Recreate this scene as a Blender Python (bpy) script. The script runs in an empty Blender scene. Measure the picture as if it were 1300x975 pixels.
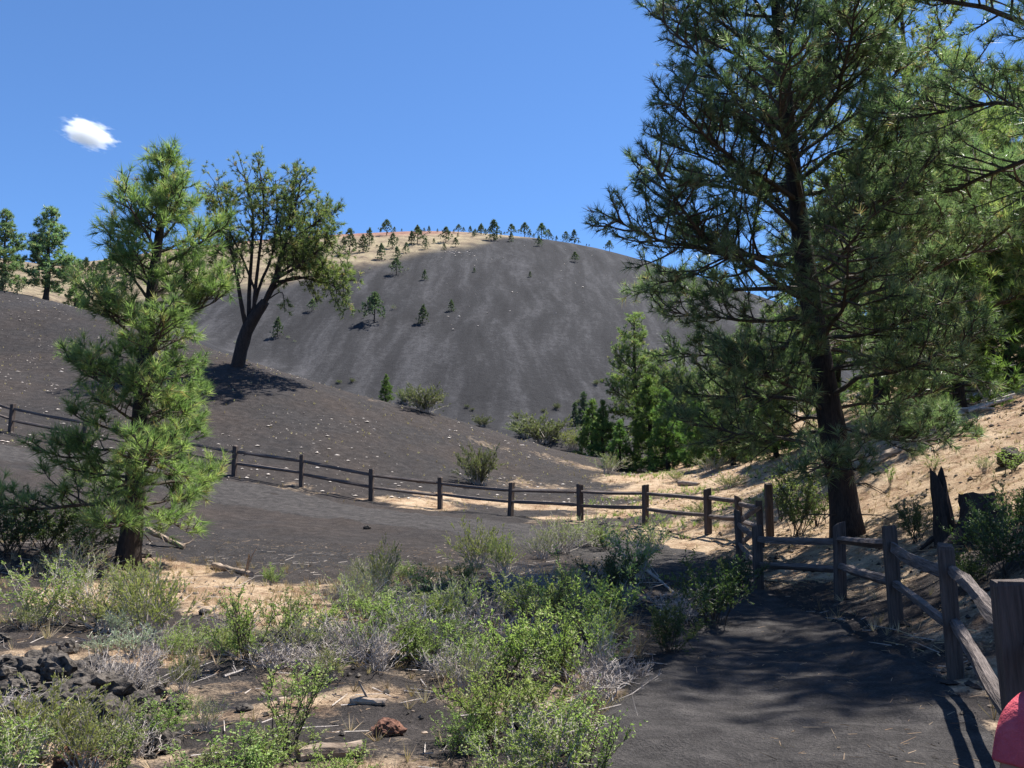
import bpy, math, random
import numpy as np
from mathutils import Vector, Matrix

# ------------------------------------------------------------------ scene, camera, world, sun
scene = bpy.context.scene
F = 1126.0                      # focal length in photograph pixels (1300 wide)
PITCH = math.atan(152.5 / F)
CAM_H = 1.6
cam_d = bpy.data.cameras.new('camera')
cam_d.sensor_width = 36.0
cam_d.lens = 36.0 * F / 1300.0
cam_d.clip_start = 0.05
cam_d.clip_end = 6000
cam = bpy.data.objects.new('camera', cam_d)
scene.collection.objects.link(cam)
cam.location = (0, 0, CAM_H)
cam.rotation_euler = (math.pi / 2 + PITCH, 0, 0)
scene.camera = cam

SUN_AZ = math.radians(50)       # to the right of the viewing direction
SUN_EL = math.radians(62)
sun_dir = Vector((math.sin(SUN_AZ) * math.cos(SUN_EL), math.cos(SUN_AZ) * math.cos(SUN_EL), math.sin(SUN_EL)))
world = bpy.data.worlds.new('World')
scene.world = world
world.use_nodes = True
wn = world.node_tree
sky = wn.nodes.new('ShaderNodeTexSky')
sky.sky_type = 'NISHITA'
sky.sun_disc = False
sky.sun_elevation = SUN_EL
sky.sun_rotation = SUN_AZ
sky.altitude = 2100
sky.air_density = 1.0
sky.dust_density = 0.0
sky.ozone_density = 6.0
wn.nodes['Background'].inputs['Strength'].default_value = 0.095
grade = wn.nodes.new('ShaderNodeMix'); grade.data_type = 'RGBA'; grade.blend_type = 'MULTIPLY'
grade.inputs[0].default_value = 1.0
grade.inputs[7].default_value = (0.72, 0.88, 1.0, 1)      # the clear high-altitude blue of the whole sky
wn.links.new(sky.outputs[0], grade.inputs[6])
wn.links.new(grade.outputs[2], wn.nodes['Background'].inputs['Color'])
sun_l = bpy.data.lights.new('sun', 'SUN')
sun_l.energy = 5.0
sun_l.angle = math.radians(0.53)
sun_l.color = (1.0, 0.955, 0.89)
sun = bpy.data.objects.new('sun', sun_l)
scene.collection.objects.link(sun)
sun.rotation_euler = (-sun_dir).to_track_quat('-Z', 'Y').to_euler()
scene.view_settings.view_transform = 'Standard'
scene.view_settings.look = 'None'
scene.view_settings.gamma = 1.0
scene.view_settings.exposure = 1.1
scene.view_settings.use_curve_mapping = False
scene.cycles.use_denoising = True
scene.cycles.max_bounces = 10
scene.cycles.transparent_max_bounces = 8
scene.cycles.volume_bounces = 10
scene.cycles.diffuse_bounces = 4

# ------------------------------------------------------------------ helpers
COL = scene.collection
CT, ST = math.cos(PITCH), math.sin(PITCH)


def P(px, py, Y):
    """photograph pixel + forward distance -> world point"""
    u = (px - 650) / F
    v = (487.5 - py) / F
    k = Y / (CT - v * ST)
    return np.array((u * k, Y, CAM_H + k * (ST + v * CT)))


def vnoise(x, y, seed=0):
    xi = np.floor(x).astype(np.int64); yi = np.floor(y).astype(np.int64)
    fx = x - xi; fy = y - yi
    fx = fx * fx * (3 - 2 * fx); fy = fy * fy * (3 - 2 * fy)

    def h(a, b):
        n = (a * 374761393 + b * 668265263 + seed * 974634777) & 0xFFFFFFFF
        n = ((n ^ (n >> 13)) * 1274126177) & 0xFFFFFFFF
        return ((n ^ (n >> 16)) & 0xFFFF) / 65535.0
    a = h(xi, yi); b = h(xi + 1, yi); c = h(xi, yi + 1); d = h(xi + 1, yi + 1)
    return (a * (1 - fx) + b * fx) * (1 - fy) + (c * (1 - fx) + d * fx) * fy


def fbm(x, y, seed=0, octv=4):
    s = 0; a = 0.5
    for o in range(octv):
        s = s + a * vnoise(x * 2 ** o + 17.3 * o, y * 2 ** o - 9.1 * o, seed + o)
        a *= 0.5
    return s


def sstep(a, b, x):
    t = np.clip((x - a) / (b - a), 0, 1)
    return t * t * (3 - 2 * t)


def tag(o, label=None, cat=None, group=None, kind=None):
    if label: o['label'] = label
    if cat: o['category'] = cat
    if group: o['group'] = group
    if kind: o['kind'] = kind
    return o


def empty(name, loc, rz=0.0, sc=1.0):
    o = bpy.data.objects.new(name, None)
    COL.objects.link(o)
    o.location = tuple(loc)
    o.rotation_euler = (0, 0, rz)
    o.scale = (sc, sc, sc) if not hasattr(sc, '__len__') else sc
    o.empty_display_size = 0.2
    return o


class MB:
    """mesh buffer: arrays of vertices, triangles/quads and a per-vertex random value"""
    def __init__(self):
        self.v = []; self.f3 = []; self.f4 = []; self.r = []; self.n = 0

    def add(self, v, f3=None, f4=None, r=0.5):
        v = np.asarray(v, dtype=np.float64).reshape(-1, 3)
        if f3 is not None and len(f3): self.f3.append(np.asarray(f3).reshape(-1, 3) + self.n)
        if f4 is not None and len(f4): self.f4.append(np.asarray(f4).reshape(-1, 4) + self.n)
        self.v.append(v)
        self.r.append(np.broadcast_to(np.asarray(r, dtype=np.float64), (len(v),)).copy())
        self.n += len(v)

    def tube(self, pts, rad, sides=6, r=0.5, cap=True, wob=0.0, rng=None):
        pts = np.asarray(pts, float); n = len(pts)
        rad = np.broadcast_to(np.asarray(rad, float), (n,))
        t = np.gradient(pts, axis=0)
        t /= np.linalg.norm(t, axis=1)[:, None] + 1e-9
        ref = np.array((0, 0, 1.0)) if abs(t[0, 2]) < 0.8 else np.array((1.0, 0, 0))
        a = np.cross(t, ref); a /= np.linalg.norm(a, axis=1)[:, None] + 1e-9
        b = np.cross(t, a)
        ang = np.arange(sides) * 2 * math.pi / sides
        rr = rad[:, None] * np.ones(sides)[None]
        if wob and rng is not None:
            rr = rr * (1 + wob * rng.normal(size=(n, sides)))
        v = pts[:, None] + rr[..., None] * (np.cos(ang)[None, :, None] * a[:, None] + np.sin(ang)[None, :, None] * b[:, None])
        i = np.arange(n - 1)[:, None] * sides; j = np.arange(sides)[None]
        j2 = (j + 1) % sides
        f = np.stack((i + j, i + j2, i + sides + j2, i + sides + j), -1).reshape(-1, 4)
        v = v.reshape(-1, 3)
        f3 = None
        if cap:
            v = np.vstack((v, pts[0], pts[-1]))
            c0 = n * sides; c1 = c0 + 1
            jj = np.arange(sides); jn = (jj + 1) % sides
            e = (n - 1) * sides
            f3 = np.vstack((np.stack((np.full(sides, c0), jn, jj), -1), np.stack((np.full(sides, c1), e + jj, e + jn), -1)))
        self.add(v, f3, f, r)

    def sticks(self, s, e, r0, r1, r=0.5):
        """batch of straight tapering three-sided sticks"""
        s = np.asarray(s, float).reshape(-1, 3); e = np.asarray(e, float).reshape(-1, 3)
        N = len(s)
        if not N: return
        r0 = np.broadcast_to(np.asarray(r0, float), (N,)); r1 = np.broadcast_to(np.asarray(r1, float), (N,))
        t = e - s; t /= np.linalg.norm(t, axis=1)[:, None] + 1e-9
        ref = np.where(np.abs(t[:, 2:3]) < 0.8, np.array([[0, 0, 1.0]]), np.array([[1.0, 0, 0]]))
        a = np.cross(t, ref); a /= np.linalg.norm(a, axis=1)[:, None] + 1e-9
        b = np.cross(t, a)
        vs = []
        for base, rad in ((s, r0), (e, r1)):
            for k in range(3):
                an = k * 2 * math.pi / 3
                vs.append(base + rad[:, None] * (math.cos(an) * a + math.sin(an) * b))
        v = np.stack(vs, 1).reshape(-1, 3)
        o = np.arange(N)[:, None, None] * 6
        q = np.array([[0, 1, 4, 3], [1, 2, 5, 4], [2, 0, 3, 5]])[None]
        self.add(v, None, (o + q).reshape(-1, 4), np.repeat(np.broadcast_to(np.asarray(r, float), (N,)), 6))

    def poly_sticks(self, pts, r0, r1, r=0.5):
        pts = np.asarray(pts, float); n = len(pts) - 1
        rr = np.linspace(r0, r1, n + 1)
        self.sticks(pts[:-1], pts[1:], rr[:-1], rr[1:], r)

    def needles(self, pos, axis, rng, K=22, L=0.17, w=0.01, spread=(0.35, 1.25), shoot=0.08, r=None, droop=0.0):
        pos = np.asarray(pos, float).reshape(-1, 3); axis = np.asarray(axis, float).reshape(-1, 3)
        N = len(pos)
        if not N: return
        axis = axis / (np.linalg.norm(axis, axis=1)[:, None] + 1e-9)
        rt = rng.random(N) if r is None else r
        ref = rng.normal(size=(N, 3))
        a = np.cross(axis, ref); a /= np.linalg.norm(a, axis=1)[:, None] + 1e-9
        b = np.cross(axis, a)
        ph = rng.random((N, K)) * 2 * math.pi
        th = rng.uniform(spread[0], spread[1], (N, K))
        d = (np.cos(th)[..., None] * axis[:, None] + np.sin(th)[..., None] * (np.cos(ph)[..., None] * a[:, None] + np.sin(ph)[..., None] * b[:, None]))
        d[..., 2] -= droop
        d /= np.linalg.norm(d, axis=2)[..., None]
        base = pos[:, None] - axis[:, None] * (rng.random((N, K)) * shoot)[..., None]
        ln = L * rng.uniform(0.7, 1.15, (N, K)) * rng.uniform(0.65, 1.2, (N, 1))
        side = np.cross(d, rng.normal(size=(N, K, 3))); side /= np.linalg.norm(side, axis=2)[..., None] + 1e-9
        v = np.stack((base + side * w * 0.5, base - side * w * 0.5, base + d * ln[..., None]), 2).reshape(-1, 3)
        M = N * K
        f = np.arange(M * 3).reshape(-1, 3)
        rr = np.clip(np.repeat(rt, K) + rng.normal(size=M) * 0.08, 0, 1)
        self.add(v, f, None, np.repeat(rr, 3))

    def leaves(self, pos, d, rng, L=0.03, w=0.014, r=None):
        """folded diamond leaves: two triangles each"""
        pos = np.asarray(pos, float).reshape(-1, 3); d = np.asarray(d, float).reshape(-1, 3)
        N = len(pos)
        if not N: return
        d = d / (np.linalg.norm(d, axis=1)[:, None] + 1e-9)
        side = np.cross(d, rng.normal(size=(N, 3))); side /= np.linalg.norm(side, axis=1)[:, None] + 1e-9
        up = np.cross(side, d)
        ln = (L * rng.uniform(0.6, 1.25, N))[:, None]; ww = (w * rng.uniform(0.7, 1.2, N))[:, None]
        v = np.stack((pos, pos + d * ln * 0.55 + side * ww * 0.5 + up * ww * 0.18, pos + d * ln, pos + d * ln * 0.55 - side * ww * 0.5 + up * ww * 0.18), 1).reshape(-1, 3)
        o = np.arange(N)[:, None, None] * 4
        f = (o + np.array([[0, 1, 2], [0, 2, 3]])[None]).reshape(-1, 3)
        rt = rng.random(N) if r is None else np.asarray(r, float)
        self.add(v, f, None, np.repeat(rt, 4))

    def build(self, name, mat, parent=None, smooth=False):
        me = bpy.data.meshes.new(name)
        if self.n:
            v = np.vstack(self.v)
            f3 = np.vstack(self.f3) if self.f3 else np.zeros((0, 3), int)
            f4 = np.vstack(self.f4) if self.f4 else np.zeros((0, 4), int)
            me.vertices.add(len(v)); me.vertices.foreach_set('co', v.astype(np.float32).ravel())
            nl = f3.size + f4.size
            me.loops.add(nl)
            me.loops.foreach_set('vertex_index', np.concatenate((f3.ravel(), f4.ravel())).astype(np.int32))
            me.polygons.add(len(f3) + len(f4))
            st = np.concatenate((np.arange(len(f3)) * 3, f3.size + np.arange(len(f4)) * 4)).astype(np.int32)
            me.polygons.foreach_set('loop_start', st)
            at = me.attributes.new('rnd', 'FLOAT', 'POINT')
            at.data.foreach_set('value', np.concatenate(self.r).astype(np.float32))
            me.update(calc_edges=True)
            me.validate()
            me.polygons.foreach_set('use_smooth', np.full(len(me.polygons), smooth, dtype=bool))
        me.materials.append(mat)
        o = bpy.data.objects.new(name, me)
        COL.objects.link(o)
        if parent is not None: o.parent = parent
        return o


def copy_tree(root, loc, rz, sc, label=None, group=None):
    r = root.copy(); COL.objects.link(r)
    r.location = tuple(loc); r.rotation_euler = (0, 0, rz)
    r.scale = (sc, sc, sc) if not hasattr(sc, '__len__') else sc
    if label: r['label'] = label
    if group: r['group'] = group
    for ch in list(root.children):
        c = ch.copy(); COL.objects.link(c); c.parent = r
        for g in list(ch.children):
            d = g.copy(); COL.objects.link(d); d.parent = c
    return r


# ------------------------------------------------------------------ materials
def new_mat(name):
    m = bpy.data.materials.new(name); m.use_nodes = True
    nt = m.node_tree
    b = nt.nodes['Principled BSDF']
    return m, nt, b


def nd(nt, typ, **kw):
    n = nt.nodes.new(typ)
    for k, v in kw.items():
        if k in n.inputs: n.inputs[k].default_value = v
        else: setattr(n, k, v)
    return n


def ramp(nt, fac, stops):
    n = nt.nodes.new('ShaderNodeValToRGB')
    el = n.color_ramp.elements
    while len(el) < len(stops): el.new(0.5)
    for e, (p, c) in zip(el, stops):
        e.position = p
        e.color = (*c, 1) if len(c) == 3 else c
    nt.links.new(fac, n.inputs['Fac'])
    return n.outputs['Color']


def mixc(nt, fac, a, b, mode='MIX'):
    n = nt.nodes.new('ShaderNodeMix'); n.data_type = 'RGBA'; n.blend_type = mode
    for key, val in ((0, fac), (6, a), (7, b)):
        if hasattr(val, 'is_linked'): nt.links.new(val, n.inputs[key])
        elif key == 0: n.inputs[0].default_value = val
        else: n.inputs[key].default_value = (*val, 1)
    return n.outputs[2]


def mathn(nt, op, a, b=None, c=None):
    n = nt.nodes.new('ShaderNodeMath'); n.operation = op
    for i, val in enumerate((a, b, c)):
        if val is None: continue
        if hasattr(val, 'is_linked'): nt.links.new(val, n.inputs[i])
        else: n.inputs[i].default_value = val
    return n.outputs[0]


def noise(nt, vec, scale, detail=4, rough=0.55, stretch=None):
    if stretch is not None:
        mp = nt.nodes.new('ShaderNodeMapping'); mp.inputs['Scale'].default_value = stretch
        nt.links.new(vec, mp.inputs['Vector']); vec = mp.outputs[0]
    n = nd(nt, 'ShaderNodeTexNoise', Scale=scale, Detail=detail, Roughness=rough)
    nt.links.new(vec, n.inputs['Vector'])
    return n.outputs['Fac']


def bump(nt, b, h, strength=0.5, dist=0.05):
    n = nd(nt, 'ShaderNodeBump', Strength=strength, Distance=dist)
    nt.links.new(h, n.inputs['Height']); nt.links.new(n.outputs[0], b.inputs['Normal'])


def attr(nt, name):
    n = nt.nodes.new('ShaderNodeAttribute'); n.attribute_name = name
    return n.outputs['Fac']


def foliage_mat(name, stops, trans=0.3, rough=0.55):
    m, nt, b = new_mat(name)
    c = ramp(nt, attr(nt, 'rnd'), stops)
    oi = nt.nodes.new('ShaderNodeObjectInfo')
    hs = nt.nodes.new('ShaderNodeHueSaturation')
    hs.inputs['Hue'].default_value = 0.5
    nt.links.new(mathn(nt, 'MULTIPLY_ADD', oi.outputs['Random'], 0.4, 0.8), hs.inputs['Value'])
    nt.links.new(mathn(nt, 'MULTIPLY_ADD', oi.outputs['Random'], 0.03, 0.485), hs.inputs['Hue'])
    nt.links.new(c, hs.inputs['Color'])
    c = hs.outputs[0]
    nt.links.new(c, b.inputs['Base Color'])
    b.inputs['Roughness'].default_value = rough
    b.inputs['Specular IOR Level'].default_value = 0.35
    tr = nt.nodes.new('ShaderNodeBsdfTranslucent')
    nt.links.new(mixc(nt, 1.0, c, (1.35, 1.65, 1.0), 'MULTIPLY'), tr.inputs['Color'])
    mx = nt.nodes.new('ShaderNodeMixShader'); mx.inputs[0].default_value = trans
    nt.links.new(b.outputs[0], mx.inputs[1]); nt.links.new(tr.outputs[0], mx.inputs[2])
    nt.links.new(mx.outputs[0], nt.nodes['Material Output'].inputs['Surface'])
    return m


def wood_mat(name, dark, light, scale=6, stretch=(1, 1, 0.15), bs=0.6):
    m, nt, b = new_mat(name)
    tc = nt.nodes.new('ShaderNodeTexCoord').outputs['Object']
    n1 = noise(nt, tc, scale, 6, 0.65, stretch)
    n2 = noise(nt, tc, scale * 5, 4, 0.6, stretch)
    f = mathn(nt, 'MULTIPLY_ADD', n2, 0.5, mathn(nt, 'MULTIPLY', n1, 0.5))
    c = ramp(nt, f, [(0.35, dark), (0.62, light)])
    nt.links.new(c, b.inputs['Base Color'])
    b.inputs['Roughness'].default_value = 0.85
    b.inputs['Specular IOR Level'].default_value = 0.25
    bump(nt, b, f, bs, 0.03)
    return m


M = {}
M['bark'] = wood_mat('pine_bark', (0.012, 0.010, 0.009), (0.055, 0.041, 0.034), 7, (1, 1, 0.25), 1.0)
M['twig'] = wood_mat('twig_bark', (0.03, 0.024, 0.019), (0.10, 0.08, 0.062), 9)
M['fence'] = wood_mat('weathered_rail', (0.026, 0.02, 0.017), (0.13, 0.1, 0.085), 12, (1, 1, 0.07), 0.9)
M['rail'] = wood_mat('weathered_rail_grain', (0.035, 0.027, 0.024), (0.2, 0.165, 0.148), 16, (1, 0.06, 1), 1.0)
M['dead'] = wood_mat('dead_grey_twig', (0.2, 0.175, 0.155), (0.52, 0.46, 0.41), 12)
M['log'] = wood_mat('dry_log', (0.12, 0.085, 0.06), (0.42, 0.33, 0.25), 5, (0.3, 1, 1), 0.7)
M['pale'] = wood_mat('bleached_wood', (0.28, 0.24, 0.21), (0.62, 0.56, 0.5), 6, (0.3, 1, 1), 0.5)
M['pine'] = foliage_mat('pine_needles', [(0.0, (0.08, 0.125, 0.068)), (0.5, (0.155, 0.22, 0.118)), (0.85, (0.255, 0.32, 0.18)), (0.96, (0.34, 0.37, 0.22)), (1.0, (0.3, 0.2, 0.12))], 0.45, 0.4)
M['pine_y'] = foliage_mat('young_pine_needles', [(0.0, (0.08, 0.12, 0.05)), (0.5, (0.175, 0.225, 0.085)), (0.88, (0.29, 0.33, 0.13)), (0.96, (0.38, 0.37, 0.18)), (1.0, (0.33, 0.22, 0.12))], 0.45)
M['pine_l'] = foliage_mat('bright_pine_needles', [(0.0, (0.06, 0.10, 0.035)), (0.5, (0.115, 0.18, 0.055)), (1.0, (0.2, 0.26, 0.075))], 0.42)
M['leaf'] = foliage_mat('shrub_leaves', [(0.0, (0.12, 0.16, 0.05)), (0.5, (0.23, 0.285, 0.085)), (0.9, (0.34, 0.39, 0.13)), (1.0, (0.42, 0.38, 0.17))], 0.35)
M['olive'] = foliage_mat('olive_leaves', [(0.0, (0.12, 0.13, 0.045)), (0.5, (0.24, 0.25, 0.085)), (1.0, (0.38, 0.36, 0.15))], 0.35)
M['grey'] = foliage_mat('grey_green_leaves', [(0.0, (0.13, 0.15, 0.065)), (0.5, (0.25, 0.27, 0.115)), (1.0, (0.4, 0.385, 0.2))], 0.33)
M['bush'] = foliage_mat('bush_leaves', [(0.0, (0.075, 0.08, 0.045)), (0.5, (0.14, 0.145, 0.075)), (1.0, (0.24, 0.235, 0.125))], 0.3)
M['sage'] = foliage_mat('silver_leaves', [(0.0, (0.24, 0.28, 0.2)), (1.0, (0.46, 0.5, 0.38))], 0.2)
M['shadeleaf'] = foliage_mat('shade_darkened_leaves', [(0.0, (0.035, 0.055, 0.022)), (0.6, (0.075, 0.105, 0.036)), (1.0, (0.13, 0.15, 0.055))], 0.3)  # green shrub leaves with the shade they stand in mixed into the colour
M['far'] = foliage_mat('far_pine_needles', [(0.0, (0.05, 0.07, 0.045)), (0.6, (0.09, 0.115, 0.065)), (1.0, (0.14, 0.16, 0.09))], 0.3)
M['straw'] = foliage_mat('dry_grass', [(0.0, (0.24, 0.16, 0.09)), (0.6, (0.46, 0.34, 0.2)), (1.0, (0.62, 0.5, 0.33))], 0.2, 0.8)


def ground_mat():
    m, nt, b = new_mat('cinder_ground')
    geo = nt.nodes.new('ShaderNodeNewGeometry').outputs['Position']
    fine = noise(nt, geo, 38, 4, 0.7)
    mid = noise(nt, geo, 3.2, 6, 0.65)
    big = noise(nt, geo, 0.25, 5, 0.6)
    far = attr(nt, 'far')
    # cinder: dark grey grit, slightly brown nearby and cooler on the open hill
    grit = mathn(nt, 'MULTIPLY_ADD', fine, 0.55, mathn(nt, 'MULTIPLY', mid, 0.45))
    cin = ramp(nt, grit, [(0.3, (0.021, 0.019, 0.018)), (0.5, (0.041, 0.0375, 0.036)), (0.7, (0.09, 0.081, 0.076))])
    brown = ramp(nt, big, [(0.4, (0.98, 0.98, 1.0)), (0.65, (1.22, 1.1, 1.02))])
    cin = mixc(nt, 1.0, cin, brown, 'MULTIPLY')
    # hill: pale streaks where the ash has slid down the slope
    mp = nt.nodes.new('ShaderNodeMapping'); mp.vector_type = 'POINT'
    mp.inputs['Rotation'].default_value = (0, 0, math.radians(24))
    mp.inputs['Scale'].default_value = (0.17, 0.02, 0.02)
    nt.links.new(geo, mp.inputs['Vector'])
    warp = nd(nt, 'ShaderNodeTexNoise', Scale=0.03, Detail=3.0)
    nt.links.new(geo, warp.inputs['Vector'])
    vm = nt.nodes.new('ShaderNodeVectorMath'); vm.operation = 'MULTIPLY_ADD'
    vm.inputs[1].default_value = (1.3, 1.3, 1.3)
    nt.links.new(warp.outputs['Color'], vm.inputs[0]); nt.links.new(mp.outputs[0], vm.inputs[2])
    st = nd(nt, 'ShaderNodeTexNoise', Scale=1.6, Detail=7.0, Roughness=0.62)
    nt.links.new(vm.outputs[0], st.inputs['Vector'])
    streak = st.outputs['Fac']
    hgrain = noise(nt, geo, 0.9, 8, 0.8)
    hf = mathn(nt, 'MULTIPLY_ADD', hgrain, 0.4, mathn(nt, 'MULTIPLY', streak, 0.6))
    hill = ramp(nt, hf, [(0.36, (0.02, 0.0196, 0.021)), (0.5, (0.033, 0.0325, 0.0345)), (0.64, (0.072, 0.0705, 0.074))])
    c = mixc(nt, far, cin, hill)
    # ochre pine duff and dry grass
    duff = attr(nt, 'duff')
    dn = mathn(nt, 'MULTIPLY_ADD', mid, 0.75, mathn(nt, 'MULTIPLY', fine, 0.35))
    th = mathn(nt, 'ADD', mathn(nt, 'MULTIPLY', duff, 1.25), mathn(nt, 'ADD', dn, -1.02))
    mr = nd(nt, 'ShaderNodeMapRange'); mr.inputs['From Min'].default_value = 0.0; mr.inputs['From Max'].default_value = 0.28
    nt.links.new(th, mr.inputs['Value'])
    dbig = noise(nt, geo, 1.1, 6, 0.7)
    dg = mathn(nt, 'MULTIPLY_ADD', dbig, 0.45, mathn(nt, 'MULTIPLY', grit, 0.55))
    dcol = ramp(nt, dg, [(0.36, (0.075, 0.055, 0.042)), (0.44, (0.26, 0.165, 0.10)), (0.52, (0.42, 0.31, 0.205)), (0.66, (0.58, 0.455, 0.315))])
    c = mixc(nt, mr.outputs[0], c, dcol)
    # far slopes with dry grass, and the red cinder of the rim
    tn = noise(nt, geo, 0.22, 9, 0.78)
    tcol = ramp(nt, tn, [(0.36, (0.10, 0.08, 0.06)), (0.45, (0.2, 0.155, 0.105)), (0.54, (0.28, 0.225, 0.145)), (0.64, (0.36, 0.31, 0.19))])
    c = mixc(nt, attr(nt, 'tan'), c, tcol)
    rcol = ramp(nt, tn, [(0.4, (0.17, 0.075, 0.06)), (0.65, (0.33, 0.19, 0.14))])
    c = mixc(nt, attr(nt, 'red'), c, rcol)
    nt.links.new(c, b.inputs['Base Color'])
    b.inputs['Roughness'].default_value = 0.95
    b.inputs['Specular IOR Level'].default_value = 0.095
    vo = nd(nt, 'ShaderNodeTexVoronoi', Scale=2.6); vo.feature = 'SMOOTH_F1'
    nt.links.new(geo, vo.inputs['Vector'])
    grain = noise(nt, geo, 95, 2, 0.6)
    bh = mathn(nt, 'MULTIPLY_ADD', fine, 0.4, mathn(nt, 'MULTIPLY_ADD', grain, 0.16, mathn(nt, 'MULTIPLY_ADD', vo.outputs['Distance'], 0.6, mid)))
    bump(nt, b, bh, 0.9, 0.1)
    return m


M['ground'] = ground_mat()


def simple(name, c1, c2, scale=8, rough=0.9, bs=0.5, spec=0.2):
    m, nt, b = new_mat(name)
    tc = nt.nodes.new('ShaderNodeTexCoord').outputs['Object']
    f = noise(nt, tc, scale, 6, 0.65)
    nt.links.new(ramp(nt, f, [(0.35, c1), (0.65, c2)]), b.inputs['Base Color'])
    b.inputs['Roughness'].default_value = rough
    b.inputs['Specular IOR Level'].default_value = spec
    bump(nt, b, f, bs, 0.03)
    return m


M['lava'] = simple('lava_rock', (0.018, 0.016, 0.015), (0.14, 0.12, 0.1), 22, bs=1.0)
M['redrock'] = simple('red_cinder_rock', (0.07, 0.035, 0.026), (0.24, 0.12, 0.08), 16, bs=1.0)
M['cutwood'] = simple('sawn_wood', (0.3, 0.2, 0.12), (0.5, 0.37, 0.25), 12)
M['shirt'] = simple('pink_red_cotton', (0.5, 0.075, 0.1), (0.62, 0.12, 0.145), 14, 0.9, 0.9, 0.1)
M['skin'] = simple('skin', (0.33, 0.17, 0.11), (0.42, 0.23, 0.155), 20, 0.55, 0.05, 0.3)
M['hair'] = simple('dark_hair', (0.02, 0.014, 0.01), (0.055, 0.036, 0.024), 60, 0.6, 0.6)
M['denim'] = simple('navy_cotton', (0.03, 0.035, 0.06), (0.06, 0.07, 0.11), 40, 0.9, 0.2)
M['shoe'] = simple('shoe_rubber', (0.05, 0.05, 0.055), (0.12, 0.12, 0.12), 30, 0.7, 0.1)
M['eye'] = simple('eye', (0.02, 0.015, 0.012), (0.04, 0.03, 0.02), 5, 0.2, 0.0, 0.5)

# ------------------------------------------------------------------ terrain
ctrl = []
for px, py, Y in [
    # near fence line, from the shade by the camera to the turn, then along the far side of the trail
    (1205, 862, 7.2), (1135, 812, 9.4), (1065, 770, 12), (963, 753, 14), (940, 718, 16.5), (966, 697, 18.5),
    (940, 681, 20.5), (900, 678, 22), (820, 669, 24.5), (737, 661, 27), (648, 653, 29), (558, 645, 30), (470, 635, 30.5),
    (380, 618, 31), (293, 603, 31.5), (150, 574, 32.2), (0, 547, 33),
    # foreground and trail
    (163, 722, 15.5), (400, 700, 19), (600, 690, 22), (250, 642, 26), (20, 720, 14), (60, 610, 25), (450, 664, 25), (200, 850, 8), (450, 880, 7),
    (650, 800, 10), (800, 762, 12.5), (850, 738, 14.5), (30, 900, 6.6), (700, 960, 5.4), (1000, 960, 5.3), (300, 960, 5.5), (980, 800, 10.4),
    # ridge of the mound
    (300, 463, 46), (-60, 366, 63), (0, 371, 62), (70, 383, 60), (140, 401, 56), (220, 431, 50), (420, 492, 47), (560, 527, 48), (640, 552, 50), (760, 582, 50), (850, 602, 46),
    (140, 470, 44), (450, 560, 38), (650, 605, 38), (-40, 450, 46), (300, 530, 38.5), (800, 632, 34),
    # right bank
    (1300, 490, 26), (1300, 715, 9), (1205, 688, 13), (1077, 683, 16.5), (1180, 516, 27), (1010, 605, 28), (950, 612, 32), (1290, 535, 20), (1150, 572, 21), (1300, 425, 45),
    (900, 585, 45), (1000, 560, 45), (1150, 480, 45),
    # land left of and behind the mound
    (45, 377, 68), (100, 352, 110), (-100, 350, 75), (60, 338, 160), (-100, 340, 120),
    # valley beyond
    (805, 583, 52), (735, 541, 80), (735, 527, 125), (850, 560, 80), (950, 540, 100),
]:
    ctrl.append(P(px, py, Y))
ctrl += [np.array(c, float) for c in [
    (0, 0, 0), (-3, 0, 0.02), (3, 0, 0.1), (1.8, 2.85, 0.03), (2.3, 1.7, 0.05), (2.48, 4.4, 0.14), (0, 3, 0.02), (0, -6, -0.1), (12, 8, 3.3), (12, 0, 2.6), (20, 12, 6.2), (32, 30, 11.5), (45, 60, 18), (6.5, 6, 0.85),
    (-8, 5, 0.25), (-14, 8, 1.0), (-20, 16, 3.0), (-30, 28, 7.0), (-45, 40, 13), (-12, -6, 0.2), (15, -15, 2), (-15, -15, 0), (0, -25, -0.6), (-40, -10, 4), (40, -10, 8),
    (-14, 66, 4.5), (-5, 66, 3.2), (5, 66, 3.6), (-22, 75, 7), (0, 100, 6.5), (-25, 110, 12), (0, 150, 8), (60, 150, 12), (-60, 200, 30), (60, 220, 5), (0, 250, 0), (90, 90, 28),
    (-120, 60, 34), (-140, 160, 50), (140, 200, 25), (0, 450, -20), (200, 450, -20), (-200, 450, -10), (-100, -60, 8), (100, -60, 14), (0, -100, 0), (-300, 200, 40), (300, 200, 30),
]]
ctrl = np.array(ctrl)
C2 = 2.2 ** 2


def phi(d2): return np.sqrt(d2 + C2)


_d2 = ((ctrl[:, None, :2] - ctrl[None, :, :2]) ** 2).sum(-1)
_n = len(ctrl)
_A = np.zeros((_n + 3, _n + 3)); _A[:_n, :_n] = phi(_d2) - np.eye(_n) * 0.06
_A[:_n, _n] = 1; _A[:_n, _n + 1:] = ctrl[:, :2]; _A[_n, :_n] = 1; _A[_n + 1:, :_n] = ctrl[:, :2].T
_W = np.linalg.solve(_A, np.concatenate((ctrl[:, 2], np.zeros(3))))
_sky = [(-900, 470), (-300, 385), (0, 346), (150, 331), (300, 309), (430, 297), (560, 291), (650, 297), (720, 306), (775, 319), (860, 346), (960, 379), (1100, 432), (1300, 505), (2000, 640)]
_hx = np.array([P(a, b, 300)[0] for a, b in _sky]); _hz = np.array([P(a, b, 300)[2] for a, b in _sky]) * 0.955


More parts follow.
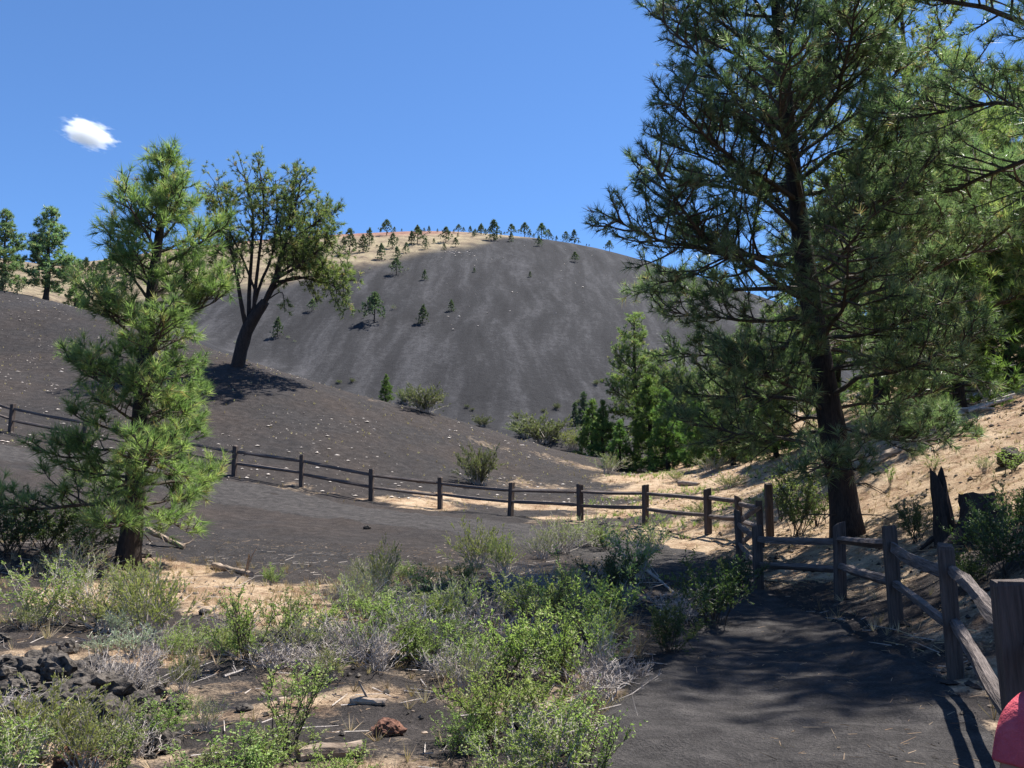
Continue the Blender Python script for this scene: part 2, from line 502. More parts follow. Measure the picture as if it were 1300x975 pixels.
def hill_z(x, y):
    zc = (np.interp(x - 8, _hx, _hz) + np.interp(x, _hx, _hz) + np.interp(x + 8, _hx, _hz)) / 3
    t = 300 - y
    z = zc - 0.57 * (np.sqrt(t * t + 42 ** 2) - 42)
    return z + (fbm(x * 0.03, y * 0.012, 5, 4) - 0.47) * 5.0 * sstep(20, 90, t)


def base_z(x, y):
    x = np.asarray(x, float); y = np.asarray(y, float)
    sh = x.shape; x = x.ravel(); y = y.ravel()
    out = np.empty(len(x))
    for i in range(0, len(x), 20000):
        xs, ys = x[i:i + 20000], y[i:i + 20000]
        d2 = (xs[:, None] - ctrl[None, :, 0]) ** 2 + (ys[:, None] - ctrl[None, :, 1]) ** 2
        out[i:i + 20000] = phi(d2) @ _W[:_n] + _W[_n] + xs * _W[_n + 1] + ys * _W[_n + 2]
    h = hill_z(x, y)
    k = 4.0
    w = np.clip(0.5 + 0.5 * (out - h) / k, 0, 1)
    z = h * (1 - w) + out * w + k * w * (1 - w)
    return z.reshape(sh)


def height(x, y):
    x = np.asarray(x, float); y = np.asarray(y, float)
    r = np.sqrt(x * x + y * y)
    z = base_z(x, y)
    z = z + (fbm(x * 0.9, y * 0.9, 1, 4) - 0.47) * 0.22 * sstep(1.5, 5, r) * (1 - 0.5 * sstep(80, 200, r))
    z = z + (fbm(x * 3.7, y * 3.7, 9, 2) - 0.37) * 0.07 * (1 - sstep(25, 60, r))
    return z


def hz(x, y): return float(height(np.array([x]), np.array([y]))[0])


def hit(px, py, y0=3.0, y1=420.0):
    """first point of the terrain behind a photograph pixel"""
    Y = np.geomspace(y0, y1, 900)
    u = (px - 650) / F; v = (487.5 - py) / F
    k = Y / (CT - v * ST)
    x = u * k; z = CAM_H + k * (ST + v * CT)
    g = height(x, Y)
    below = np.nonzero(z <= g)[0]
    if not len(below):
        i = int(np.argmin(z - g))
    else:
        i = int(below[0])
    return np.array((x[i], Y[i], g[i]))


def onground(px, Y, py=600):
    x = P(px, py, Y)[0]
    return np.array((x, Y, hz(x, Y)))


# radial sheet round the camera
front = np.radians(np.arange(-48, 48.01, 0.27))
rest = np.radians(np.concatenate((np.arange(-180, -48, 4.0), np.arange(52, 179, 4.0))))
az = np.sort(np.concatenate((front, rest)))
rad = np.geomspace(0.5, 620, 440)
A_, R_ = np.meshgrid(az, rad)
gx = (R_ * np.sin(A_)); gy = (R_ * np.cos(A_))
gz = height(gx, gy)


def blob(px, py, rx, ry=None, s=1.0):
    h = hit(px, py); return (h[0], h[1], rx, ry or rx, s)


duff_blobs = [blob(*b) for b in [
    (250, 748, 1.6, 1.5, 1.5), (210, 725, 1.0, 1.0, 1.3), (320, 765, 1.2, 1.1, 1.4), (410, 775, 1.2, 0.9, 1.2), (420, 900, 0.7, 0.5, 0.6), (170, 830, 0.8, 0.6, 0.7), (60, 830, 0.9, 0.7, 0.5), (300, 690, 0.8, 0.5, 0.6),
    (520, 640, 2.0, 0.9, 0.75), (600, 637, 2.6, 0.9, 0.9), (700, 645, 2.5, 1.0, 0.9), (780, 655, 2.6, 1.2, 0.9), (860, 640, 3.2, 2.2, 1.0), (900, 610, 4, 3, 0.95), (820, 605, 2.5, 2.5, 0.8), (960, 640, 3, 3, 1.0),
    (860, 690, 2.0, 1.2, 0.85), (920, 690, 1.4, 1.2, 1.0), (1000, 640, 3, 3, 1.0), (1040, 600, 4, 4, 0.9), (1120, 640, 3, 3, 1.1), (1180, 600, 4, 4, 1.1), (1250, 570, 5, 4, 1.1), (1280, 530, 5, 4, 1.0),
    (1150, 540, 4, 4, 0.8), (1240, 480, 7, 6, 1.0), (1290, 620, 2.5, 2.5, 0.95), (1100, 700, 1.6, 1.6, 0.7), (1170, 720, 1.3, 1.3, 0.6), (1040, 720, 1.4, 1.4, 0.7), (1250, 760, 1.2, 1.2, 0.6), (1235, 860, 0.6, 0.6, 0.75),
    (1215, 935, 0.35, 0.5, 0.8), (1000, 780, 0.7, 0.6, 0.55), (780, 860, 0.9, 0.6, 0.6), (520, 830, 1.0, 0.8, 0.5), (690, 740, 1.0, 1.0, 0.5), (470, 960, 0.6, 0.5, 0.6), (830, 760, 0.9, 0.7, 0.5),
    (370, 622, 2.2, 0.7, 0.42), (320, 615, 2.0, 0.7, 0.42), (440, 632, 2.0, 0.6, 0.4), (540, 660, 1.5, 0.5, 0.3), (560, 940, 0.7, 0.5, 0.5), (100, 960, 0.9, 0.6, 0.6), (610, 560, 3, 2, 0.4), (500, 515, 3, 1.5, 0.4), (730, 590, 3, 2, 0.5), (680, 620, 3, 1.5, 0.45),
    (640, 870, 1.2, 1.0, 0.5), (350, 860, 0.8, 0.8, 0.5), (230, 900, 0.8, 0.6, 0.5)]]
duff = np.zeros_like(gx)
wx = gx + (fbm(gx * 0.7, gy * 0.7, 51, 4) - 0.47) * 2.6; wy = gy + (fbm(gx * 0.7, gy * 0.7, 61, 4) - 0.47) * 2.6
for bx, by, rx, ry, s in duff_blobs:
    d = np.sqrt(((wx - bx) / rx) ** 2 + ((wy - by) / ry) ** 2)
    duff = np.maximum(duff, s * (1 - sstep(0.1, 1.9, d)))
# duff under all the wood on the right bank
duff = np.maximum(duff, 0.95 * sstep(1.0, 4.0, gx - (4.6 + 0.02 * gy)) * sstep(0.9, 2.2, gz) * (1 - sstep(50, 80, gy)))
duff *= (0.75 + 0.5 * fbm(gx * 0.8, gy * 0.8, 31, 3))
bl = np.array([hit(a, b) for a, b in [(330, 372), (400, 352), (432, 343), (480, 333), (520, 325), (560, 318), (600, 310), (640, 306), (690, 301)]])
o_ = np.argsort(bl[:, 0]); bl = bl[o_]
Yb = np.interp(gx, bl[:, 0], bl[:, 1], left=bl[0, 1], right=420)
tan_ = sstep(-6, 10, gy - Yb + (fbm(gx * 0.06, gy * 0.06, 12, 4) - 0.5) * 30) * (gy > 120)
left_t = sstep(3, 14, (gy - 63) + (-38 - gx) * 0.25 + (fbm(gx * 0.15, gy * 0.15, 14, 3) - 0.5) * 10) * sstep(-0.40, -0.47, gx / np.maximum(gy, 1)) * (gy > 50)
left_t *= np.where(gy > 150, sstep(-40, -80, gx), 1.0)
tan_ = np.maximum(tan_, 0.85 * left_t)
rl = np.array([hit(a, b) for a, b in [(430, 304), (500, 302), (560, 301)]])
red = sstep(0, 12, gy - np.interp(gx, rl[:, 0], rl[:, 1])) * sstep(-8, -25, gx) * (gy > 150) * sstep(-130, -90, gx) * 0.9
red = np.maximum(red, 0.55 * left_t * sstep(0.5, 0.62, fbm(gx * 0.05, gy * 0.05, 77, 3)))
farm = sstep(50, 95, R_)

gv = np.stack((gx, gy, gz), -1).reshape(-1, 3)
na, nr = len(az), len(rad)
ii = np.arange(nr - 1)[:, None] * na; jj = np.arange(na)[None]; jn = (jj + 1) % na
quads = np.stack((ii + jj, ii + na + jj, ii + na + jn, ii + jn), -1).reshape(-1, 4)
gb = MB()
gb.add(np.vstack((gv, [[0, 0, gz[0].mean()]])), np.stack((np.full(na, na * nr), np.arange(na), (np.arange(na) + 1) % na), -1), quads)
ground = gb.build('ground', M['ground'], smooth=True)
for nm, arr in (('duff', duff), ('tan', tan_), ('red', red), ('far', farm)):
    at = ground.data.attributes.new(nm, 'FLOAT', 'POINT')
    at.data.foreach_set('value', np.concatenate((arr.ravel(), [0])).astype(np.float32))
tag(ground, 'dark cinder ground with ochre patches rising to a bare ash hill', kind='structure')

# the worn trail: a strip that follows the ground and dips under it at both edges
path_c = [(0.6, -6, 2.2), (0.9, -2, 2.0), (1.1, 1, 1.7), (1.3, 3, 1.6), (1.65, 5, 1.45), (2.3, 8, 1.35), (2.9, 11, 1.1), (3.2, 14, 0.95), (3.4, 17, 1.1), (2.9, 20, 1.5), (1.2, 23, 1.9)]
for px, py in ((600, 668), (500, 660), (400, 645), (300, 628), (200, 610), (100, 590), (0, 575), (-80, 560)):
    h = hit(px, py); path_c.append((h[0], h[1], 2.0))
pc = np.array(path_c)
tt = np.linspace(0, len(pc) - 1, 260)


def cat(arr, t):
    i = np.clip(np.floor(t).astype(int), 0, len(arr) - 2); f = (t - i)[:, None]
    p0 = arr[np.clip(i - 1, 0, None)]; p1 = arr[i]; p2 = arr[i + 1]; p3 = arr[np.clip(i + 2, None, len(arr) - 1)]
    return 0.5 * (2 * p1 + (p2 - p0) * f + (2 * p0 - 5 * p1 + 4 * p2 - p3) * f ** 2 + (3 * p1 - p0 - 3 * p2 + p3) * f ** 3)


cc = cat(pc, tt)
tg = np.gradient(cc[:, :2], axis=0); tg /= np.linalg.norm(tg, axis=1)[:, None]
nrm = np.stack((-tg[:, 1], tg[:, 0]), -1)
cs = np.linspace(-1, 1, 25)
pxy = cc[:, None, :2] + nrm[:, None] * (cs[None, :, None] * cc[:, 2][:, None, None])
pzz = base_z(pxy[..., 0], pxy[..., 1]) + 0.02 + (fbm(pxy[..., 0] * 2.6, pxy[..., 1] * 2.6, 44, 4) - 0.43) * 0.11
edge = np.abs(cs)[None] + (fbm(pxy[..., 0] * 0.8, pxy[..., 1] * 0.8, 3, 3) - 0.45) * 0.5
pzz = np.maximum(pzz, height(pxy[..., 0], pxy[..., 1]) + 0.015) * 1.0 - 0.16 * sstep(0.72, 1.0, edge)
pb = MB()
npz, ncs = len(cc), len(cs)
i_ = np.arange(npz - 1)[:, None] * ncs; j_ = np.arange(ncs - 1)[None]
pb.add(np.concatenate((pxy, pzz[..., None]), -1).reshape(-1, 3), None, np.stack((i_ + j_ + 1, i_ + j_, i_ + ncs + j_, i_ + ncs + j_ + 1), -1).reshape(-1, 4))


def trail_mat():
    m, nt, b = new_mat('trodden_cinder')
    geo = nt.nodes.new('ShaderNodeNewGeometry').outputs['Position']
    fine = noise(nt, geo, 45, 4, 0.7); mid = noise(nt, geo, 4.5, 5, 0.6)
    g = mathn(nt, 'MULTIPLY_ADD', fine, 0.5, mathn(nt, 'MULTIPLY', mid, 0.5))
    c = ramp(nt, g, [(0.3, (0.032, 0.0295, 0.0285)), (0.5, (0.065, 0.06, 0.058)), (0.7, (0.128, 0.117, 0.11))])
    nt.links.new(c, b.inputs['Base Color'])
    b.inputs['Roughness'].default_value = 0.95; b.inputs['Specular IOR Level'].default_value = 0.095
    vo = nd(nt, 'ShaderNodeTexVoronoi', Scale=2.9); vo.feature = 'SMOOTH_F1'
    nt.links.new(geo, vo.inputs['Vector'])
    grain = noise(nt, geo, 95, 2, 0.6)
    bump(nt, b, mathn(nt, 'MULTIPLY_ADD', fine, 0.4, mathn(nt, 'MULTIPLY_ADD', grain, 0.16, mathn(nt, 'MULTIPLY_ADD', vo.outputs['Distance'], 0.8, mid))), 1.0, 0.1)
    return m


M['trail'] = trail_mat()
tag(pb.build('path', M['trail'], smooth=True), 'trodden grey cinder trail curving beside the rail fence', kind='structure')

# ------------------------------------------------------------------ pines
def unit(v):
    v = np.asarray(v, float); return v / (np.linalg.norm(v) + 1e-9)


def resample(pts, n):
    pts = np.asarray(pts, float)
    t = np.linspace(0, len(pts) - 1, n)
    return cat(pts, t)


def dress(wood, tp, td, pts, rng, n2, L2, r0, t0=0.25, gap=0.2, tw=(0.1, 0.28), up=0.25, flat=0.45, bare=0.0, lf=(0.35, 0.9)):
    """side branches and twigs along a limb; collects tuft positions and directions"""
    pts = np.asarray(pts, float); n = len(pts)
    S, E, R0, R1 = [], [], [], []
    for i in range(n2):
        t = t0 + (1 - t0) * (i + rng.random()) / n2
        f = t * (n - 1); k = min(int(f), n - 2)
        p = pts[k] + (pts[k + 1] - pts[k]) * (f - k)
        d = unit(pts[k + 1] - pts[k])
        side = np.cross(d, (0, 0, 1.0)); side = unit(side) * (1 if i % 2 else -1)
        a = rng.uniform(0.55, 1.15)
        dd = unit(d * math.cos(a) + side * math.sin(a) + np.array((0, 0, rng.normal(0.1, flat))))
        L = L2 * (lf[0] + lf[1] * (1 - t)) * rng.uniform(0.6, 1.25)
        m = 4
        sp = [p]
        for q in range(m):
            dd = unit(dd + rng.normal(size=3) * 0.16 + np.array((0, 0, up * 0.5)))
            sp.append(sp[-1] + dd * L / m)
        sp = np.array(sp)
        rr = np.linspace(r0 * 0.42, r0 * 0.14, m + 1)
        S += list(sp[:-1]); E += list(sp[1:]); R0 += list(rr[:-1]); R1 += list(rr[1:])
        tp.append(sp[-1]); td.append(dd)
        k3 = max(1, int(L / gap))
        tq = rng.uniform(0.25, 1.0, k3) * m
        ki = np.minimum(tq.astype(int), m - 1)
        b0 = sp[ki] + (sp[ki + 1] - sp[ki]) * (tq - ki)[:, None]
        dirs = (sp[ki + 1] - sp[ki]); dirs /= np.linalg.norm(dirs, axis=1)[:, None] + 1e-9
        tdv = dirs * 0.7 + rng.normal(size=(k3, 3)) * 0.55 + np.array((0, 0, up))
        tdv /= np.linalg.norm(tdv, axis=1)[:, None]
        tl = rng.uniform(tw[0], tw[1], k3)
        e = b0 + tdv * tl[:, None]
        S += list(b0); E += list(e); R0 += [r0 * 0.17] * k3; R1 += [r0 * 0.09] * k3
        keep = rng.random(k3) >= bare
        tp += list(e[keep]); td += list(tdv[keep])
    if S: wood.sticks(np.array(S), np.array(E), np.maximum(R0, 0.003), np.maximum(R1, 0.002))


def pine(name, label, base, trunk, r_base, prof, n_limb, seed, mat, group=None, h0=0.18, h1=0.99, elev=(-8, 48), K=22, nl=0.17, nw=0.010,
         gap=0.2, n2=12, asym=None, each_limb=True, cat_='tree', shadow_dead=4, L2f=0.42, skip=None, spread=(0.35, 1.25), sides=10, limb_k=1.0, rag=(0.6, 1.18)):
    """trunk: local points from the base; prof(h) gives the crown radius; asym(az, h) scales it"""
    rng = np.random.default_rng(seed)
    root = empty(name, base)
    tag(root, label, cat_, group)
    tpts = resample(trunk, 22)
    H = tpts[-1][2]
    tt_ = np.linspace(0, 1, 22)
    rad_ = r_base * (1 - tt_) ** 0.8 + 0.012
    rad_[0] *= 1.35; rad_[1] *= 1.08
    tb = MB()
    low = tpts.copy(); low[0][2] -= 0.25
    tb.tube(low, rad_, sides, wob=0.04, rng=rng)
    tb.build('trunk', M['bark'], root, smooth=True)
    TP, TD = [], []
    allw = MB()
    ga = rng.random() * 6.28
    for i in range(n_limb):
        h = h0 + (h1 - h0) * ((i + rng.random() * 0.7) / n_limb) ** 0.92
        ga += 2.39996 + rng.normal() * 0.25
        f = h * 21; k = min(int(f), 20)
        st = tpts[k] + (tpts[k + 1] - tpts[k]) * (f - k)
        Lr = prof(h) * rng.uniform(rag[0], rag[1]) * (asym(ga, h) if asym else 1.0)
        if Lr < 0.12: continue
        if skip and skip(ga, h): continue
        el = math.radians(elev[0] + (elev[1] - elev[0]) * h + rng.normal() * 7)
        n = 9
        t = np.linspace(0, 1, n)
        azw = ga + np.cumsum(rng.normal(size=n) * 0.13)
        dr = Lr * t
        x = np.cumsum(np.concatenate(([0], np.diff(dr) * np.cos(azw[1:]) * math.cos(el))))
        y = np.cumsum(np.concatenate(([0], np.diff(dr) * np.sin(azw[1:]) * math.cos(el))))
        z = Lr * (math.sin(el) * t - 0.16 * t ** 2 * (1.2 - h) + 0.17 * t ** 3) + np.cumsum(rng.normal(size=n)) * 0.018 * Lr * 0.8
        pts = st + np.stack((x, y, z - z[0]), -1)
        r0 = limb_k * min(0.55 * float(np.interp(h, tt_, rad_)), 0.016 + 0.015 * Lr)
        w = MB() if each_limb else allw
        w.tube(pts, np.linspace(r0, r0 * 0.2, n), 5 if Lr > 1 else 4, cap=False)
        a0 = len(TP)
        dress(w, TP, TD, pts, rng, max(3, int(n2 * (0.4 + 0.6 * Lr / 3.0) * (0.55 if h > 0.85 else 1))), L2f * Lr + 0.12, r0, t0=0.22 + 0.12 * (1 - h), gap=gap)
        TP.append(pts[-1]); TD.append(pts[-1] - pts[-2])
        if each_limb: w.build('limb', M['twig'], root)
    # short dead stubs under the crown
    for i in range(shadow_dead):
        h = h0 * rng.uniform(0.45, 1.0); f = h * 21; k = int(f)
        a = rng.random() * 6.28; L = rng.uniform(0.4, 1.2)
        s0 = tpts[k]; p1 = s0 + np.array((math.cos(a) * L * 0.6, math.sin(a) * L * 0.6, -0.02)); p2 = s0 + np.array((math.cos(a) * L, math.sin(a) * L, -0.22 * L))
        allw.poly_sticks([s0, p1, p2], 0.018, 0.005)
    if allw.n: tag(allw.build('branches', M['twig'], root), kind='stuff')
    nb = MB()
    tp_, td_ = np.array(TP), np.array(TD)
    # leader shoot
    tp_ = np.vstack((tp_, tpts[-1] + np.linspace(-0.5, 0.05, 8)[:, None] * np.array((0, 0, 1.0)))); td_ = np.vstack((td_, np.tile((0, 0, 1.0), (8, 1))))
    nb.needles(tp_, td_ + np.array((0, 0, 0.15)), rng, K, nl, nw, spread=spread, shoot=0.11)
    nb.build('crown', mat, root)
    return root


def local_trunk(pix, Y, base):
    return [P(a, b, Y) - base for a, b in pix]


# -- young pine at the foot of the slope
b1 = hit(163, 722)
Y1 = b1[1]
tr1 = [(0, 0, 0)] + local_trunk([(170, 640), (175, 560), (183, 460), (195, 350), (207, 260), (213, 192)], Y1, b1)
s1 = Y1 / F


def prof1(h):
    return 0.87 * s1 * np.interp(h, [0.0, 0.12, 0.18, 0.28, 0.40, 0.55, 0.68, 0.80, 0.90, 0.96, 1.0], [60, 140, 168, 160, 124, 124, 110, 62, 34, 15, 4])


pine('pine_tree', 'young bushy pine with long bright needles beside a patch of ochre soil', b1, tr1, 0.19, prof1, 72, 14, M['pine_y'], h0=0.12, h1=0.95, elev=(-12, 56),
     K=24, nl=0.21, nw=0.0115, gap=0.095, n2=18, asym=lambda a, h: 1.0 + 0.10 * math.cos(a) * (1 if 0.35 < h < 0.75 else -0.4), L2f=0.36, spread=(0.2, 1.15), rag=(0.5, 1.22))

# -- big pine by the bend in the fence
b3 = hit(1077, 682)
Y3 = b3[1]
tr3 = [(0, 0, 0)] + local_trunk([(1066, 600), (1052, 520), (1036, 420), (1020, 320), (1008, 220), (996, 110), (984, 0), (974, -110), (968, -190)], Y3, b3)
s3 = Y3 / F


def prof3(h):
    return s3 * np.interp(h, [0, 0.15, 0.24, 0.34, 0.46, 0.58, 0.70, 0.80, 0.9, 1.0], [150, 215, 245, 280, 290, 245, 205, 165, 110, 25])


pine('pine_tree', 'tall dark pine with a thick bare trunk beside the bend in the fence', b3, tr3, 0.27, prof3, 92, 23, M['pine'], h0=0.13, elev=(-10, 46),
     K=23, nl=0.205, nw=0.0115, gap=0.108, n2=22, L2f=0.38, shadow_dead=9, sides=14, limb_k=0.78, asym=lambda a, h: 1.0 - 0.10 * math.cos(a), rag=(0.62, 1.04))

# -- pine outside the picture on the bank whose limbs reach in overhead and shade the trail
xb, yb = 8.9, 12.4
b4 = np.array((xb, yb, hz(xb, yb)))
tr4 = [(0, 0, 0), (-0.1, 0.05, 2.5), (-0.2, 0, 5), (-0.15, -0.1, 8), (-0.1, 0, 11), (0, 0, 13)]


def prof4(h): return np.interp(h, [0, 0.18, 0.3, 0.45, 0.6, 0.75, 0.9, 1], [1.5, 3.0, 4.4, 5.0, 4.6, 3.4, 2.0, 0.5])


pine('pine_tree', 'pine on the bank with long shaded limbs reaching over the trail', b4, tr4, 0.3, prof4, 46, 37, M['pine'], h0=0.32, elev=(-6, 45),
     K=20, nl=0.21, nw=0.01, gap=0.11, n2=24, L2f=0.34, shadow_dead=3, limb_k=0.62, asym=lambda a, h: 1.0 - 0.5 * max(0.0, -math.sin(a)))

# -- the wood on the bank and in the valley: four kinds, each copied


def stock(name, label, H, Rm, n_limb, seed, mat, h0, n2, K, nw, gap, nl=0.2, elev=(-10, 48), lean=0.0, shape=None):
    rng = random.Random(seed)
    tr = [(0, 0, 0), (lean * 0.4, 0.02 * H, 0.3 * H), (lean * 0.8 + rng.uniform(-.1, .1), 0, 0.6 * H), (lean, 0, H)]
    shp = shape or ([0, 0.12, 0.3, 0.5, 0.7, 0.88, 1.0], [0.7, 0.9, 1.0, 0.92, 0.7, 0.4, 0.08])
    return pine(name, label, (0, 0, -300), tr, 0.022 * H + 0.05, lambda h: Rm * float(np.interp(h, *shp)), n_limb, seed, mat, h0=h0, n2=n2, K=K, nw=nw, gap=gap, nl=nl,
                elev=elev, each_limb=False, shadow_dead=5, sides=8)


kinds = {
    'tall': stock('pine_tree', 'x', 12.0, 3.4, 54, 51, M['pine_y'], 0.2, 17, 13, 0.03, 0.13, nl=0.27),
    'tall2': stock('pine_tree', 'x', 11.0, 3.0, 56, 52, M['pine_y'], 0.12, 17, 13, 0.03, 0.13, nl=0.27, lean=0.4),
    'young': stock('pine_tree', 'x', 5.0, 1.5, 56, 53, M['pine_l'], 0.05, 14, 14, 0.03, 0.11, nl=0.24, shape=([0, 0.1, 0.35, 0.6, 0.85, 1.0], [0.8, 1.0, 0.85, 0.6, 0.28, 0.05])),
    'slim': stock('pine_tree', 'x', 7.0, 1.35, 60, 54, M['far'], 0.08, 11, 12, 0.06, 0.16, nl=0.3, shape=([0, 0.15, 0.4, 0.7, 1.0], [0.8, 1.0, 0.8, 0.5, 0.05])),
    'broad': stock('pine_tree', 'x', 8.0, 2.3, 60, 55, M['pine'], 0.14, 14, 12, 0.06, 0.17, nl=0.32, shape=([0, 0.15, 0.25, 0.5, 0.7, 0.88, 1.0], [0.3, 0.8, 1.05, 0.92, 0.66, 0.4, 0.08])),
}
rp = random.Random(4)
used = set()


def put(kind, px, Y, Hm, label, group=None, base_py=None):
    src = kinds[kind]
    Hs = {'tall': 12.0, 'tall2': 11.0, 'young': 5.0, 'slim': 7.0, 'broad': 8.0}[kind]
    p = onground(px, Y, base_py or 560)
    sc = Hm / Hs
    scl = (sc * rp.uniform(0.92, 1.1), sc * rp.uniform(0.92, 1.1), sc)
    if kind not in used:
        used.add(kind); o = src
        o.location = tuple(p); o.scale = scl; o.rotation_euler = (0, 0, rp.uniform(0, 6.28))
        o['label'] = label
        if group: o['group'] = group
        return o
    return copy_tree(src, p, rp.uniform(0, 6.28), scl, label, group)


GB = 'pines in the wood on the bank'
LB = 'tall pine in the dense wood on the ochre bank'
put('tall', 1178, 27, 13.5, 'dark pine with a straight trunk uphill of the bleached fallen branches')
for kd, px, Y, Hm in [('tall2', 1262, 30, 12), ('tall', 1120, 36, 13), ('tall2', 1345, 33, 11.5), ('tall2', 1190, 40, 13), ('tall', 1300, 40, 13), ('tall', 1400, 30, 13),
                      ('tall2', 1060, 44, 11), ('tall2', 1240, 52, 14), ('tall2', 1140, 55, 13)]:
    put(kd, px, Y, Hm, LB, GB)
put('young', 1222, 24, 5.2, 'bright green young pine among the tall pines on the bank')
put('young', 1288, 28, 4.4, 'small young pine uphill of the bleached fallen branches')
GV = 'pines in the hollow beyond the trail'
put('tall', 808, 54, 8.8, 'tall dark pine standing in the hollow between paler young pines', None)
put('young', 826, 47, 5.0, 'bright conical young pine in front of the dark pine in the hollow')
put('young', 766, 53, 3.4, 'small bright young pine in the hollow beside an olive bush')
put('young', 752, 60, 4.6, 'mid green young pine behind the smallest pine of the hollow')
put('slim', 742, 92, 5.6, 'slender dark pine at the foot of the ash hill', 'pair of slender pines')
put('slim', 731, 95, 5.0, 'slender dark pine at the foot of the ash hill', 'pair of slender pines')
for kd, px, Y, Hm in [('tall2', 866, 52, 5.6), ('tall2', 908, 47, 6.2), ('tall2', 955, 45, 6.6), ('tall', 1000, 48, 7.5), ('young', 884, 43, 3.6), ('young', 848, 45, 4.2), ('young', 906, 40, 3.6), ('tall2', 832, 57, 6.6), ('young', 787, 47, 2.6), ('young', 962, 41, 4.2), ('young', 930, 38, 3.2), ('young', 985, 36, 3.4)]:
    put(kd, px, Y, Hm, 'pine in the thicket behind the big pine, beyond the hollow', GV)
put('young', 489, 49.5, 1.6, 'tiny bright pine on the ridge of the cinder mound')
put('broad', 45, 68, 7.3, 'broad dark pine standing alone on the ridge of the mound')
put('broad', -14, 70, 6.8, 'broad dark pine cut by the edge of the picture')
put('young', 84, 66, 3.1, 'bright green small tree beside the broad pine on the ridge')
put('young', 92, 63, 1.5, 'low bright green young pine in front of the small tree on the ridge')

# -- leaning tree with several stems on the mound
b2 = hit(301, 466)
Y2 = b2[1]
r2 = np.random.default_rng(71)
lean = empty('leaning_tree', b2)
tag(lean, 'leaning many-stemmed pine on the cinder mound casting a dark shadow', 'tree')


def L2p(pix, dy):
    n = len(pix)
    return np.array([P(a, b, Y2) - b2 + np.array((0, dy * (i / max(1, n - 1)), 0)) for i, (a, b) in enumerate(pix)])


tb = MB()
tb.tube(resample(np.vstack(([0.0, 0, -0.3], L2p([(302, 467), (307, 440), (315, 416), (326, 398), (337, 382)], 0.0))), 12), np.array([0.52, 0.40, 0.36, 0.34, 0.34, 0.33, 0.33, 0.32, 0.31, 0.29, 0.26, 0.22]), 10, wob=0.05, rng=r2)
tb.build('trunk', M['bark'], lean, smooth=True)
stems = [  # pixels, depth drift, radius, number of side branches, length, bare share, start
    ([(313, 418), (309, 390), (304, 350), (296, 311), (276, 268)], -1.2, 0.14, 34, 1.3, 0.15, 0.4),
    ([(304, 350), (292, 330), (276, 315), (258, 300)], 0.8, 0.06, 26, 1.2, 0.25, 0.2),
    ([(300, 330), (288, 295), (280, 255), (284, 228)], 1.6, 0.06, 26, 1.2, 0.2, 0.3),
    ([(316, 410), (315, 364), (317, 311), (316, 262), (303, 210)], 0.9, 0.13, 34, 1.3, 0.25, 0.45),
    ([(322, 402), (325, 370), (332, 318), (338, 265), (332, 212)], -0.6, 0.12, 34, 1.3, 0.2, 0.45),
    ([(332, 390), (346, 360), (355, 321), (358, 288), (368, 218)], 1.2, 0.15, 36, 1.4, 0.1, 0.4),
    ([(346, 360), (365, 311), (378, 270), (388, 236)], -1.0, 0.11, 36, 1.4, 0.05, 0.35),
    ([(355, 330), (375, 300), (398, 275), (412, 262)], 1.6, 0.09, 34, 1.4, 0.0, 0.25),
    ([(336, 383), (352, 358), (381, 344), (404, 330), (428, 318)], -1.5, 0.13, 38, 1.4, 0.0, 0.35),
    ([(352, 358), (380, 350), (405, 344), (432, 348)], 1.4, 0.10, 36, 1.3, 0.0, 0.35),
    ([(345, 368), (370, 352), (394, 354), (420, 360), (436, 376)], 0.2, 0.09, 34, 1.2, 0.0, 0.4),
    ([(350, 352), (362, 325), (388, 308), (418, 296)], -2.2, 0.09, 34, 1.5, 0.0, 0.3),
    ([(348, 355), (356, 338), (368, 322), (380, 304)], 2.4, 0.09, 30, 1.5, 0.0, 0.3),
    ([(338, 382), (358, 372), (364, 385), (366, 400)], -0.8, 0.04, 10, 0.6, 0.8, 0.4),
    ([(318, 405), (330, 360), (344, 325), (350, 280), (348, 226)], 0.3, 0.10, 32, 1.3, 0.2, 0.5),
    ([(325, 372), (312, 330), (296, 290), (290, 250)], -2.2, 0.07, 28, 1.2, 0.2, 0.4),
]
TP, TD = [], []
for pix, dy, r0, n2, L2, bare, t0 in stems:
    n2 = int(n2 * 1.15)
    w = MB()
    pts = resample(L2p(pix, dy), 11)
    w.tube(pts, np.linspace(r0, r0 * 0.22, 11), 6, cap=False)
    dress(w, TP, TD, pts, r2, n2, L2 * 1.05, r0 * 0.55, t0=t0, gap=0.16, tw=(0.12, 0.5), up=0.1, flat=1.0, bare=bare, lf=(0.75, 0.3))
    w.build('limb', M['bark'], lean)
nb = MB()
nb.needles(np.array(TP), np.array(TD), r2, 18, 0.25, 0.03, shoot=0.15)
nb.build('crown', M['pine_y'], lean)

